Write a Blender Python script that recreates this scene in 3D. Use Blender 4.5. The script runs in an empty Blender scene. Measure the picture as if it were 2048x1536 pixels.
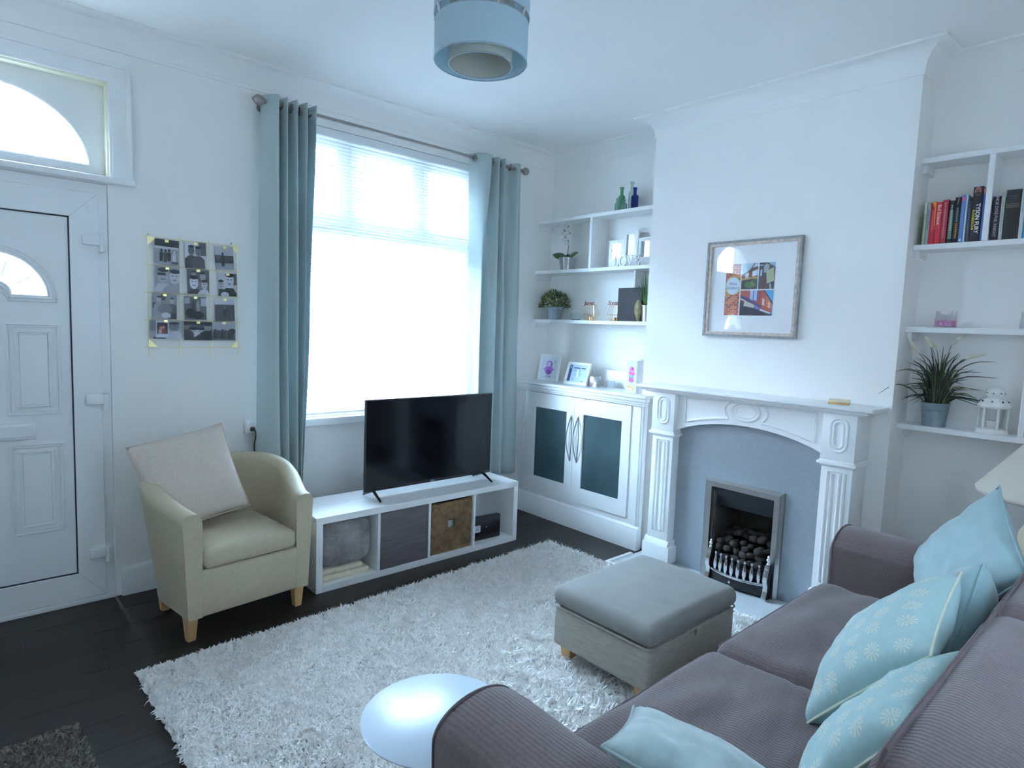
import bpy, bmesh, math, random
import numpy as np
from mathutils import Matrix, Vector, noise

random.seed(7)
SC = bpy.context.scene
COL = SC.collection
PI = math.pi

# ------------------------------------------------------------------ camera, world, light, exposure
def set_camera():
    yaw, pitch, roll = -0.7346, -0.0917, 0.0374
    fw = Vector((-math.sin(yaw) * math.cos(pitch), math.cos(yaw) * math.cos(pitch), math.sin(pitch)))
    r = Vector((math.cos(yaw), math.sin(yaw), 0.0))
    u = r.cross(fw)
    r2 = math.cos(roll) * r + math.sin(roll) * u
    u2 = -math.sin(roll) * r + math.cos(roll) * u
    cd = bpy.data.cameras.new('camera')
    cd.sensor_fit = 'HORIZONTAL'
    cd.sensor_width = 36.0
    cd.lens = 1235.25 / 2048 * 36.0
    cd.clip_start = 0.02
    co = bpy.data.objects.new('camera', cd)
    COL.objects.link(co)
    m = Matrix((r2, u2, -fw)).transposed().to_4x4()
    m.translation = (-3.7048, -3.6819, 1.4831)
    co.matrix_world = m
    SC.camera = co
set_camera()

WORLD_STRENGTH = 90.0
world = bpy.data.worlds.new('overcast_sky')
SC.world = world
world.use_nodes = True
_nt = world.node_tree
_bg = _nt.nodes['Background']
_bg.inputs['Color'].default_value = (0.505, 0.735, 1.0, 1)
_bg.inputs['Strength'].default_value = WORLD_STRENGTH

def portal(name, loc, sx, sy, rx=-PI / 2):
    ld = bpy.data.lights.new(name, 'AREA')
    ld.shape = 'RECTANGLE'
    ld.size, ld.size_y = sx, sy
    ld.cycles.is_portal = True
    lo = bpy.data.objects.new(name, ld)
    COL.objects.link(lo)
    lo.location = loc
    lo.rotation_euler = (rx, 0, 0)           # faces into the room
portal('window_portal', (-1.52, 0.29, 1.745), 1.54, 1.74)
portal('fanlight_portal', (-3.57, 0.29, 2.36), 0.9, 0.46)

portal('fill_window_portal', (-2.2, -4.06, 1.60), 1.0, 1.1, PI / 2)  # portal for the added rear window that fills the room

vs = SC.view_settings
vs.view_transform = 'Standard'
vs.look = 'None'
vs.exposure = 0.0
vs.gamma = 1.0
vs.use_curve_mapping = False
SC.cycles.use_denoising = True
SC.cycles.max_bounces = 14
SC.cycles.diffuse_bounces = 10
SC.cycles.transparent_max_bounces = 24
SC.cycles.transmission_bounces = 8
SC.cycles.sample_clamp_indirect = 12.0

# ------------------------------------------------------------------ materials
MATS = {}
def lin(c):
    return tuple(((v / 255.0) / 12.92 if v / 255.0 <= 0.04045 else ((v / 255.0 + 0.055) / 1.055) ** 2.4) for v in c)

def mat(name, col, rough=0.5, metal=0.0, var=0.06, scale=18.0, bump=0.0, bscale=200.0, spec=0.5, ribs=0.0,
        stretch=None, sheen=0.0, trans=0.0, ior=1.45, coat=0.0, col2=None, detail=3.0, alpha=1.0):
    """principled material whose colour is broken up by noise; col is linear rgb"""
    if name in MATS:
        return MATS[name]
    m = bpy.data.materials.new(name)
    m.use_nodes = True
    nt = m.node_tree
    b = nt.nodes['Principled BSDF']
    tc = nt.nodes.new('ShaderNodeTexCoord')
    mp = nt.nodes.new('ShaderNodeMapping')
    nt.links.new(tc.outputs['Object'], mp.inputs['Vector'])
    if stretch:
        mp.inputs['Scale'].default_value = stretch
    nz = nt.nodes.new('ShaderNodeTexNoise')
    nz.inputs['Scale'].default_value = scale
    nz.inputs['Detail'].default_value = detail
    nt.links.new(mp.outputs['Vector'], nz.inputs['Vector'])
    cr = nt.nodes.new('ShaderNodeValToRGB')
    c2 = col2 if col2 else tuple(min(1.0, v * (1 + var)) for v in col)
    c1 = col if col2 else tuple(v * (1 - var) for v in col)
    cr.color_ramp.elements[0].position = 0.3
    cr.color_ramp.elements[1].position = 0.7
    cr.color_ramp.elements[0].color = (*c1, 1)
    cr.color_ramp.elements[1].color = (*c2, 1)
    nt.links.new(nz.outputs['Fac'], cr.inputs['Fac'])
    nt.links.new(cr.outputs['Color'], b.inputs['Base Color'])
    b.inputs['Roughness'].default_value = rough
    b.inputs['Metallic'].default_value = metal
    b.inputs['Specular IOR Level'].default_value = spec
    b.inputs['IOR'].default_value = ior
    b.inputs['Transmission Weight'].default_value = trans
    b.inputs['Sheen Weight'].default_value = sheen
    b.inputs['Sheen Roughness'].default_value = 0.4
    b.inputs['Coat Weight'].default_value = coat
    b.inputs['Alpha'].default_value = alpha
    if bump > 0:
        n2 = nt.nodes.new('ShaderNodeTexNoise')
        n2.inputs['Scale'].default_value = bscale
        n2.inputs['Detail'].default_value = 2.0
        nt.links.new(mp.outputs['Vector'], n2.inputs['Vector'])
        bp = nt.nodes.new('ShaderNodeBump')
        bp.inputs['Strength'].default_value = bump
        bp.inputs['Distance'].default_value = 0.004
        nt.links.new(n2.outputs['Fac'], bp.inputs['Height'])
        nt.links.new(bp.outputs['Normal'], b.inputs['Normal'])
    if ribs > 0:
        wv = nt.nodes.new('ShaderNodeTexWave')
        wv.inputs['Scale'].default_value = ribs
        wv.inputs['Distortion'].default_value = 1.2
        wv.inputs['Detail'].default_value = 1.5
        wv.bands_direction = 'X'
        nt.links.new(tc.outputs['Object'], wv.inputs['Vector'])
        b2 = nt.nodes.new('ShaderNodeBump')
        b2.inputs['Strength'].default_value = 0.35
        b2.inputs['Distance'].default_value = 0.003
        nt.links.new(wv.outputs['Fac'], b2.inputs['Height'])
        if b.inputs['Normal'].links:
            nt.links.new(b.inputs['Normal'].links[0].from_socket, b2.inputs['Normal'])
        nt.links.new(b2.outputs['Normal'], b.inputs['Normal'])
    MATS[name] = m
    return m

def clear_glass(name, tint=(1, 1, 1), refl=0.08, rough=0.0):
    """thin architectural glass: transparent with a fresnel reflection"""
    if name in MATS:
        return MATS[name]
    m = bpy.data.materials.new(name)
    m.use_nodes = True
    nt = m.node_tree
    for n in list(nt.nodes):
        nt.nodes.remove(n)
    out = nt.nodes.new('ShaderNodeOutputMaterial')
    mx = nt.nodes.new('ShaderNodeMixShader')
    tr = nt.nodes.new('ShaderNodeBsdfTransparent')
    gl = nt.nodes.new('ShaderNodeBsdfGlossy')
    fr = nt.nodes.new('ShaderNodeLayerWeight')
    fr.inputs['Blend'].default_value = 0.5
    pw5 = nt.nodes.new('ShaderNodeMath')
    pw5.operation = 'POWER'
    pw5.inputs[1].default_value = 5.0
    mad = nt.nodes.new('ShaderNodeMath')
    mad.operation = 'MULTIPLY_ADD'
    mad.inputs[1].default_value = 0.6 - refl * 0.5
    mad.inputs[2].default_value = refl * 0.5
    nz = nt.nodes.new('ShaderNodeTexNoise')
    cr = nt.nodes.new('ShaderNodeValToRGB')
    nz.inputs['Scale'].default_value = 9.0
    cr.color_ramp.elements[0].color = (*[v * 0.97 for v in tint], 1)
    cr.color_ramp.elements[1].color = (*tint, 1)
    nt.links.new(nz.outputs['Fac'], cr.inputs['Fac'])
    nt.links.new(cr.outputs['Color'], tr.inputs['Color'])
    gl.inputs['Roughness'].default_value = rough
    nt.links.new(fr.outputs['Facing'], pw5.inputs[0])
    nt.links.new(pw5.outputs[0], mad.inputs[0])
    nt.links.new(mad.outputs[0], mx.inputs['Fac'])
    nt.links.new(tr.outputs[0], mx.inputs[1])
    nt.links.new(gl.outputs[0], mx.inputs[2])
    nt.links.new(mx.outputs[0], out.inputs['Surface'])
    MATS[name] = m
    return m

def thin_cloth(name, col, trans_col, fac):
    """diffuse sheet that lets part of the light through"""
    if name in MATS:
        return MATS[name]
    m = bpy.data.materials.new(name)
    m.use_nodes = True
    nt = m.node_tree
    for n in list(nt.nodes):
        nt.nodes.remove(n)
    out = nt.nodes.new('ShaderNodeOutputMaterial')
    mx = nt.nodes.new('ShaderNodeMixShader')
    df = nt.nodes.new('ShaderNodeBsdfDiffuse')
    tl = nt.nodes.new('ShaderNodeBsdfTranslucent')
    nz = nt.nodes.new('ShaderNodeTexNoise')
    tc = nt.nodes.new('ShaderNodeTexCoord')
    nt.links.new(tc.outputs['Object'], nz.inputs['Vector'])
    nz.inputs['Scale'].default_value = 160.0
    cr = nt.nodes.new('ShaderNodeValToRGB')
    cr.color_ramp.elements[0].color = (*[v * 0.93 for v in col], 1)
    cr.color_ramp.elements[1].color = (*[min(1, v * 1.05) for v in col], 1)
    nt.links.new(nz.outputs['Fac'], cr.inputs['Fac'])
    nt.links.new(cr.outputs['Color'], df.inputs['Color'])
    tl.inputs['Color'].default_value = (*trans_col, 1)
    mx.inputs['Fac'].default_value = fac
    nt.links.new(df.outputs[0], mx.inputs[1])
    nt.links.new(tl.outputs[0], mx.inputs[2])
    nt.links.new(mx.outputs[0], out.inputs['Surface'])
    MATS[name] = m
    return m

def print_material():
    """flat printed ink: the colour of each printed patch is stored on the mesh"""
    if 'printed_paper' in MATS:
        return MATS['printed_paper']
    m = bpy.data.materials.new('printed_paper')
    m.use_nodes = True
    nt = m.node_tree
    b = nt.nodes['Principled BSDF']
    at = nt.nodes.new('ShaderNodeAttribute')
    at.attribute_name = 'ink'
    nz = nt.nodes.new('ShaderNodeTexNoise')
    nz.inputs['Scale'].default_value = 180.0
    nz.inputs['Detail'].default_value = 4.0
    mr = nt.nodes.new('ShaderNodeMapRange')
    mr.inputs['To Min'].default_value = 0.75
    mr.inputs['To Max'].default_value = 1.2
    mx = nt.nodes.new('ShaderNodeMix')
    mx.data_type = 'RGBA'
    mx.blend_type = 'MULTIPLY'
    mx.inputs['Factor'].default_value = 1.0
    tc = nt.nodes.new('ShaderNodeTexCoord')
    nt.links.new(tc.outputs['Object'], nz.inputs['Vector'])
    nt.links.new(nz.outputs['Fac'], mr.inputs['Value'])
    nt.links.new(at.outputs['Color'], mx.inputs['A'])
    nt.links.new(mr.outputs['Result'], mx.inputs['B'])
    nt.links.new(mx.outputs['Result'], b.inputs['Base Color'])
    b.inputs['Roughness'].default_value = 0.45
    MATS['printed_paper'] = m
    return m

WALL = mat('wall_paint', (0.90, 0.885, 0.862), 0.75, var=0.015, scale=3.0, bump=0.05, bscale=60)
CEIL = mat('ceiling_paint', (0.90, 0.885, 0.862), 0.85, var=0.015, scale=2.0, bump=0.08, bscale=40)
GLOSS = mat('white_gloss_paint', (0.87, 0.87, 0.865), 0.32, var=0.02, scale=6)
MANTELW = mat('white_satin_wood', (0.87, 0.87, 0.86), 0.35, var=0.015, scale=6)
UPVC = mat('white_upvc', (0.84, 0.85, 0.85), 0.28, var=0.015, scale=4)
GASKET = mat('black_rubber_gasket', (0.03, 0.03, 0.05), 0.6)
LAMINATE = mat('white_laminate', (0.86, 0.86, 0.85), 0.35, var=0.012, scale=5)
STEEL = mat('brushed_steel', (0.46, 0.455, 0.45), 0.30, metal=1.0, var=0.05, scale=30, stretch=(1, 1, 12))
CHROME = mat('polished_chrome', (0.80, 0.80, 0.82), 0.12, metal=1.0, var=0.04, scale=8)
NICKEL = mat('satin_nickel', (0.36, 0.32, 0.30), 0.28, metal=1.0)
GALV = mat('galvanised_zinc', (0.27, 0.33, 0.36), 0.42, metal=0.6, var=0.12, scale=40)
BLACKM = mat('black_iron', (0.018, 0.018, 0.02), 0.4)
OAK = mat('light_oak', (0.50, 0.29, 0.13), 0.45, var=0.18, scale=14, stretch=(1, 1, 0.15))
DARKTXT = mat('dark_ink', (0.03, 0.03, 0.04), 0.6)
GOLD = mat('gold_wire', (0.86, 0.70, 0.30), 0.3, metal=0.7)
WINGLASS = clear_glass('window_glass', (0.96, 0.98, 0.98))
PICGLASS = clear_glass('picture_glass', (1.0, 1.0, 1.0), 0.10)

# ------------------------------------------------------------------ helpers
def chain(o):
    m = Matrix.Identity(4)
    while o is not None:
        m = o.matrix_basis @ m
        o = o.parent
    return m

def sharpen(bm, ang=0.6):
    for f in bm.faces:
        f.smooth = True
    for e in bm.edges:
        if len(e.link_faces) == 2:
            if e.calc_face_angle(0) > ang:
                e.smooth = False

def obj(name, bm, m, parent=None, local=False, ang=0.6, recenter=True):
    """one mesh object; coordinates are in world space unless local"""
    bmesh.ops.recalc_face_normals(bm, faces=bm.faces)
    sharpen(bm, ang)
    me = bpy.data.meshes.new(name)
    loc = None
    if parent is not None:
        if not local:
            bm.transform(chain(parent).inverted())
    elif recenter and len(bm.verts):
        xs = [v.co for v in bm.verts]
        lo = Vector([min(c[i] for c in xs) for i in range(3)])
        hi = Vector([max(c[i] for c in xs) for i in range(3)])
        loc = Vector(((lo.x + hi.x) / 2, (lo.y + hi.y) / 2, lo.z))
        bm.transform(Matrix.Translation(-loc))
    bm.to_mesh(me)
    bm.free()
    o = bpy.data.objects.new(name, me)
    COL.objects.link(o)
    if m is not None:
        me.materials.append(m)
    if parent is not None:
        o.parent = parent
    elif loc is not None:
        o.location = loc
    return o

def tag(o, label, cat, group=None, kind=None):
    if label:
        o['label'] = label
    if cat:
        o['category'] = cat
    if group:
        o['group'] = group
    if kind:
        o['kind'] = kind
    return o

def struct(o, label=None):
    o['kind'] = 'structure'
    if label:
        o['label'] = label
    return o

def thing(name, label, cat, loc=(0, 0, 0), rotz=0.0, group=None):
    o = bpy.data.objects.new(name, None)
    COL.objects.link(o)
    o.location = loc
    o.rotation_euler = (0, 0, rotz)
    o.empty_display_size = 0.1
    bpy.context.view_layer.update()
    return tag(o, label, cat, group)

def dup(o, parent=None):
    c = o.copy()
    COL.objects.link(c)
    c.parent = parent
    for ch in list(o.children):
        dup(ch, c)
    return c

def B():
    return bmesh.new()

def box(bm, x0, x1, y0, y1, z0, z1):
    v = [bm.verts.new((x, y, z)) for x in (x0, x1) for y in (y0, y1) for z in (z0, z1)]
    for q in ((0, 1, 3, 2), (4, 6, 7, 5), (0, 4, 5, 1), (2, 3, 7, 6), (0, 2, 6, 4), (1, 5, 7, 3)):
        bm.faces.new([v[i] for i in q])
    return bm

def rbox(x0, x1, y0, y1, z0, z1, r=0.01, seg=3, bm=None):
    b = bmesh.new()
    box(b, x0, x1, y0, y1, z0, z1)
    bmesh.ops.recalc_face_normals(b, faces=b.faces)
    if r > 0:
        bmesh.ops.bevel(b, geom=list(b.edges), offset=r, segments=seg, profile=0.5, affect='EDGES')
    if bm is None:
        return b
    merge(bm, b)
    return bm

def merge(dst, src, M=None):
    if M is not None:
        src.transform(M)
    vm = {}
    for v in src.verts:
        vm[v] = dst.verts.new(v.co)
    for f in src.faces:
        try:
            dst.faces.new([vm[v] for v in f.verts])
        except ValueError:
            pass
    src.free()
    return dst

def frame_axes(d):
    d = d.normalized()
    a = Vector((0, 0, 1)) if abs(d.z) < 0.95 else Vector((1, 0, 0))
    s = d.cross(a).normalized()
    return s, s.cross(d).normalized()

def tube(bm, pts, r, seg=8, closed=False, caps=True):
    pts = [Vector(p) for p in pts]
    n = len(pts)
    rings = []
    ps = None
    for i, p in enumerate(pts):
        if closed:
            d = pts[(i + 1) % n] - pts[(i - 1) % n]
        else:
            d = pts[min(i + 1, n - 1)] - pts[max(i - 1, 0)]
        if d.length < 1e-9:
            d = Vector((0, 0, 1))
        d.normalize()
        if ps is None:
            s, t = frame_axes(d)
        else:
            s = (ps - d * ps.dot(d))
            if s.length < 1e-6:
                s, t = frame_axes(d)
            s.normalize()
            t = s.cross(d)
        ps = s
        rr = r[i] if isinstance(r, (list, tuple)) else r
        rings.append([bm.verts.new(p + (s * math.cos(a) + t * math.sin(a)) * rr) for a in [2 * PI * k / seg for k in range(seg)]])
    m = n if closed else n - 1
    for i in range(m):
        A, C = rings[i], rings[(i + 1) % n]
        for k in range(seg):
            bm.faces.new((A[k], A[(k + 1) % seg], C[(k + 1) % seg], C[k]))
    if not closed and caps:
        bm.faces.new(rings[0])
        bm.faces.new(list(reversed(rings[-1])))
    return bm

def cyl(bm, p0, p1, r0, r1=None, seg=16):
    return tube(bm, [p0, p1], [r0, r0 if r1 is None else r1], seg)

def lathe(bm, prof, c=(0, 0, 0), seg=24):
    """revolve (r, z) points about the vertical through c"""
    rings = []
    for r, z in prof:
        if r < 1e-6:
            rings.append([bm.verts.new((c[0], c[1], c[2] + z))])
        else:
            rings.append([bm.verts.new((c[0] + r * math.cos(2 * PI * k / seg), c[1] + r * math.sin(2 * PI * k / seg), c[2] + z)) for k in range(seg)])
    for A, C in zip(rings[:-1], rings[1:]):
        if len(A) == 1 and len(C) == 1:
            continue
        for k in range(seg):
            k2 = (k + 1) % seg
            if len(A) == 1:
                bm.faces.new((A[0], C[k2], C[k]))
            elif len(C) == 1:
                bm.faces.new((A[k], A[k2], C[0]))
            else:
                bm.faces.new((A[k], A[k2], C[k2], C[k]))
    return bm

def prism(bm, pts, o, ua, va, d):
    """extrude the outline pts (u, v) placed at o with axes ua, va along the vector d"""
    o, ua, va, d = Vector(o), Vector(ua), Vector(va), Vector(d)
    a = [bm.verts.new(o + ua * u + va * v) for u, v in pts]
    b = [bm.verts.new(p.co + d) for p in a]
    n = len(a)
    bm.faces.new(a)
    bm.faces.new(list(reversed(b)))
    for i in range(n):
        bm.faces.new((a[i], b[i], b[(i + 1) % n], a[(i + 1) % n]))
    return bm

def ellipse(cx, cy, rx, ry, n=28, a0=0.0, a1=2 * PI):
    full = abs(a1 - a0 - 2 * PI) < 1e-6
    k = n if full else n - 1
    return [(cx + rx * math.cos(a0 + (a1 - a0) * i / k), cy + ry * math.sin(a0 + (a1 - a0) * i / k)) for i in range(n)]

def catmull(pts, n):
    P = [Vector(p) for p in pts]
    out = []
    m = len(P) - 1
    for i in range(n):
        t = i / (n - 1) * m
        k = min(int(t), m - 1)
        f = t - k
        p0, p1, p2, p3 = P[max(k - 1, 0)], P[k], P[k + 1], P[min(k + 2, m)]
        out.append(0.5 * ((2 * p1) + (p2 - p0) * f + (2 * p0 - 5 * p1 + 4 * p2 - p3) * f * f + (3 * p1 - p0 - 3 * p2 + p3) * f ** 3))
    return out

def strip_frame(bm, x0, x1, z0, z1, w, y0, y1, bottom=True):
    """rectangular picture-frame of bars of width w in an xz plane"""
    box(bm, x0, x0 + w, y0, y1, z0, z1)
    box(bm, x1 - w, x1, y0, y1, z0, z1)
    box(bm, x0 + w, x1 - w, y0, y1, z1 - w, z1)
    if bottom:
        box(bm, x0 + w, x1 - w, y0, y1, z0, z0 + w)
    return bm

def cells(holes, a0, a1, b0, b1):
    """rectangles of [a0,a1]x[b0,b1] minus the holes"""
    A = sorted({a0, a1, *[h[0] for h in holes], *[h[1] for h in holes]})
    Bz = sorted({b0, b1, *[h[2] for h in holes], *[h[3] for h in holes]})
    for i in range(len(A) - 1):
        run = None
        for j in range(len(Bz) - 1):
            ca, cb = (A[i] + A[i + 1]) / 2, (Bz[j] + Bz[j + 1]) / 2
            inside = any(h[0] < ca < h[1] and h[2] < cb < h[3] for h in holes)
            if inside:
                if run:
                    yield (A[i], A[i + 1], *run)
                    run = None
            else:
                run = (run[0], Bz[j + 1]) if run else (Bz[j], Bz[j + 1])
        if run:
            yield (A[i], A[i + 1], *run)

def text_bm(s, size, depth=0.0005, shear=0.0, align='CENTER', bold=0.0):
    cu = bpy.data.curves.new('lettering', 'FONT')
    cu.body = s
    cu.size = size
    cu.extrude = depth
    cu.shear = shear
    cu.offset = bold
    cu.resolution_u = 3
    cu.align_x = align
    cu.align_y = 'CENTER'
    o = bpy.data.objects.new('lettering', cu)
    COL.objects.link(o)
    bpy.context.view_layer.update()
    me = bpy.data.meshes.new_from_object(o.evaluated_get(bpy.context.evaluated_depsgraph_get()))
    bm = bmesh.new()
    bm.from_mesh(me)
    bpy.data.objects.remove(o)
    bpy.data.curves.remove(cu)
    bpy.data.meshes.remove(me)
    return bm

def axes_matrix(o, ua, va):
    ua, va = Vector(ua).normalized(), Vector(va).normalized()
    w = ua.cross(va)
    m = Matrix((ua, va, w)).transposed().to_4x4()
    m.translation = Vector(o)
    return m

def print_sheet(name, shapes, M, parent=None, layer=0.00025, thick=0.0):
    """a flat print: coloured polygons [(srgb colour, [(u, v)...])] stacked a hair apart along the sheet's normal"""
    bm = bmesh.new()
    lay = bm.loops.layers.float_color.new('ink')
    for i, (c, pts) in enumerate(shapes):
        z = thick + layer * i
        vsx = [bm.verts.new((u, v, z)) for u, v in pts]
        f = bm.faces.new(vsx)
        if f.normal.z < 0 or True:
            f.normal_update()
            if f.normal.z < 0:
                f.normal_flip()
        for l in f.loops:
            l[lay] = (*lin(c), 1)
        if i == 0 and thick > 0:
            bk = [bm.verts.new((u, v, 0)) for u, v in pts]
            n = len(pts)
            fs = [bm.faces.new(list(reversed(bk)))]
            for k in range(n):
                fs.append(bm.faces.new((bk[k], bk[(k + 1) % n], vsx[(k + 1) % n], vsx[k])))
            for f in fs:
                for l in f.loops:
                    l[lay] = (*lin(c), 1)
    me = bpy.data.meshes.new(name)
    if parent is not None:
        bm.transform(chain(parent).inverted() @ M)
    bm.to_mesh(me)
    bm.free()
    me.materials.append(print_material())
    o = bpy.data.objects.new(name, me)
    COL.objects.link(o)
    if parent is not None:
        o.parent = parent
    else:
        o.matrix_world = M
        bpy.context.view_layer.update()
    return o

def rect(u0, u1, v0, v1):
    return [(u0, v0), (u1, v0), (u1, v1), (u0, v1)]

def tuft_mesh(name, P, N, length, width, lean, seed=1, segs=2):
    """one mesh of many narrow tapering blades standing on the points P along the normals N"""
    rng = np.random.default_rng(seed)
    n = len(P)
    L = length * rng.uniform(0.7, 1.3, (n, 1))
    d = rng.normal(size=(n, 3)) * lean
    d -= (d * N).sum(1, keepdims=True) * N
    tip = P + N * L * 0.9 + d * L
    mid = P + N * L * 0.62 + d * L * 0.22
    s = np.cross(N, rng.normal(size=(n, 3)))
    s /= np.linalg.norm(s, axis=1, keepdims=True) + 1e-9
    w = width * rng.uniform(0.7, 1.3, (n, 1)) * 0.5
    V = np.stack([P - s * w, P + s * w, mid + s * w * 0.9, mid - s * w * 0.9, tip], 1).reshape(-1, 3)
    base = np.arange(n)[:, None] * 5
    quads = base + np.array([[0, 1, 2, 3]])
    tris = base + np.array([[3, 2, 4]])
    loops = np.concatenate([quads, tris], 1).ravel()
    starts = (np.arange(n)[:, None] * 7 + np.array([[0, 4]])).ravel()
    tot = np.tile([4, 3], n)
    me = bpy.data.meshes.new(name)
    me.vertices.add(len(V))
    me.vertices.foreach_set('co', V.astype(np.float32).ravel())
    me.loops.add(len(loops))
    me.loops.foreach_set('vertex_index', loops.astype(np.int32))
    me.polygons.add(len(starts))
    me.polygons.foreach_set('loop_start', starts.astype(np.int32))
    me.polygons.foreach_set('loop_total', tot.astype(np.int32))
    me.update(calc_edges=True)
    me.validate()
    return me

def link_mesh(name, me, m, parent=None, kind=None):
    o = bpy.data.objects.new(name, me)
    COL.objects.link(o)
    me.materials.append(m)
    if parent is not None:
        o.parent = parent
    if kind:
        o['kind'] = kind
    return o

# ------------------------------------------------------------------ room shell
XL, YB, H = -4.25, -3.95, 2.877
XC, Y1, Y2 = -0.239, -1.17, -2.681          # chimney breast face and its two sides
WT = 0.30

FLOORM = mat('floor_base', (0.010, 0.008, 0.007), 0.5)
b = B(); box(b, XL - 0.1, 0.1, YB - 0.1, 0.1, -0.12, -0.012)
floor = struct(obj('floor', b, FLOORM))
planks_m = [mat('dark_plank_%d' % k, c, 0.42, var=0.35, scale=5, stretch=(0.35, 6, 1), bump=0.04, bscale=30, detail=5, spec=0.28)
            for k, c in enumerate([(0.025, 0.0185, 0.0155), (0.028, 0.0205, 0.017), (0.022, 0.0165, 0.014)])]
pw, pl = 0.19, 1.22
pb = rbox(0, pl - 0.0007, 0, pw - 0.0007, -0.012, 0.0, 0.0006, 1)
plank_me = bpy.data.meshes.new('plank')
sharpen(pb); pb.to_mesh(plank_me); pb.free()
pmeshes = []
for m_ in planks_m:
    me = plank_me.copy(); me.materials.append(m_); pmeshes.append(me)
short = {}
row = 0
y = 0.0
while y > YB:
    x = XL - [0.0, 0.5, 0.9, 0.25, 0.7][row % 5]
    while x < 0.0:
        o = bpy.data.objects.new('plank', pmeshes[random.randrange(3)])
        COL.objects.link(o)
        o.parent = floor
        x0, x1 = max(x, XL), min(x + pl, 0.0)
        o.scale = ((x1 - x0) / pl, 1, 1)
        o.location = Vector((x0, y - pw, 0)) - floor.location
        x += pl
    y -= pw
    row += 1

b = B(); box(b, XL - 0.1, 0.1, YB - 0.1, 0.1, H, H + 0.1)
struct(obj('ceiling', b, CEIL))
WIN = (-2.30, -0.74, 0.875, 2.655)
DOOR = (-4.03, -3.122, -0.02, 2.11)
FAN = (-4.03, -3.112, 2.142, 2.60)
b = B()
for x0, x1, z0, z1 in cells([WIN, DOOR, FAN], XL - 0.1, 0.1, -0.02, H):
    box(b, x0, x1, 0, WT, z0, z1)
struct(obj('wall_front', b, WALL))
b = B(); box(b, 0.0, 0.12, YB - 0.1, 0.0, -0.02, H)
struct(obj('wall_right', b, WALL))
b = B(); box(b, XL - 0.12, XL, YB - 0.1, 0.0, -0.02, H)
struct(obj('wall_left', b, WALL))
FILL_WIN = (-2.70, -1.70, 1.05, 2.15)             # unseen window added behind the sofa as fill light
b = B()
for x0, x1, z0, z1 in cells([FILL_WIN], XL - 0.1, 0.1, -0.02, H):
    box(b, x0, x1, YB - 0.12, YB, z0, z1)
struct(obj('wall_back', b, WALL))
# chimney breast: front skin with the fire opening, two cheeks
FIRE = (-2.192, -1.815, 0.0, 0.588)         # opening (y0, y1, z0, z1)
b = B()
for y0, y1, z0, z1 in cells([FIRE], Y2, Y1, -0.01, H):
    box(b, XC, XC + 0.06, y0, y1, z0, z1)
box(b, XC + 0.06, 0, Y2, Y2 + 0.08, -0.01, H)
box(b, XC + 0.06, 0, Y1 - 0.08, Y1, -0.01, H)
chim = obj('wall_chimney', b, WALL)
struct(chim)

# the street outside: pavement and the brick terrace across the road
PAVE = mat('pavement', (0.34, 0.34, 0.33), 0.9, var=0.2, scale=3)
b = B(); box(b, -16, 13, WT, 9.2, -0.30, -0.14)
struct(obj('street_ground', b, PAVE))
def brick_material():
    m = mat('red_brick', (0.30, 0.13, 0.09), 0.9)
    nt = m.node_tree
    br = nt.nodes.new('ShaderNodeTexBrick')
    br.inputs['Color1'].default_value = (0.34, 0.14, 0.09, 1)
    br.inputs['Color2'].default_value = (0.25, 0.10, 0.075, 1)
    br.inputs['Mortar'].default_value = (0.42, 0.38, 0.33, 1)
    br.inputs['Scale'].default_value = 4.4
    tc = nt.nodes.new('ShaderNodeTexCoord'); mp = nt.nodes.new('ShaderNodeMapping')
    mp.inputs['Rotation'].default_value = (PI / 2, 0, 0)
    nt.links.new(tc.outputs['Object'], mp.inputs['Vector']); nt.links.new(mp.outputs['Vector'], br.inputs['Vector'])
    nt.links.new(br.outputs['Color'], nt.nodes['Principled BSDF'].inputs['Base Color'])
    return m
terr = thing('terraced_house', 'red brick terraced house across the street behind the blind', 'house', (-1.5, 9.4, -0.14))
b = B(); box(b, -14, 11, 9.2, 9.6, -0.14, 5.9); obj('brick_wall', b, brick_material(), terr)
b = B(); prism(b, [(9.0, 5.85), (9.7, 5.85), (12.0, 7.6), (11.9, 7.75)], (-14.2, 0, 0), (0, 1, 0), (0, 0, 1), (25.4, 0, 0)); obj('roof', b, mat('slate_roof', (0.10, 0.11, 0.13), 0.6, var=0.3, scale=8), terr)
for k in range(5):
    for z0 in (0.7, 3.5):
        x0 = -11.5 + 4.6 * k
        b = B(); strip_frame(b, x0, x0 + 1.4, z0, z0 + 1.7, 0.09, 9.14, 9.24); w_ = obj('window', b, UPVC, terr)
        b = B(); box(b, x0 + 0.08, x0 + 1.32, 9.17, 9.19, z0 + 0.08, z0 + 1.62); obj('pane', b, mat('dark_house_glass', (0.06, 0.07, 0.08), 0.1), w_)

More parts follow.
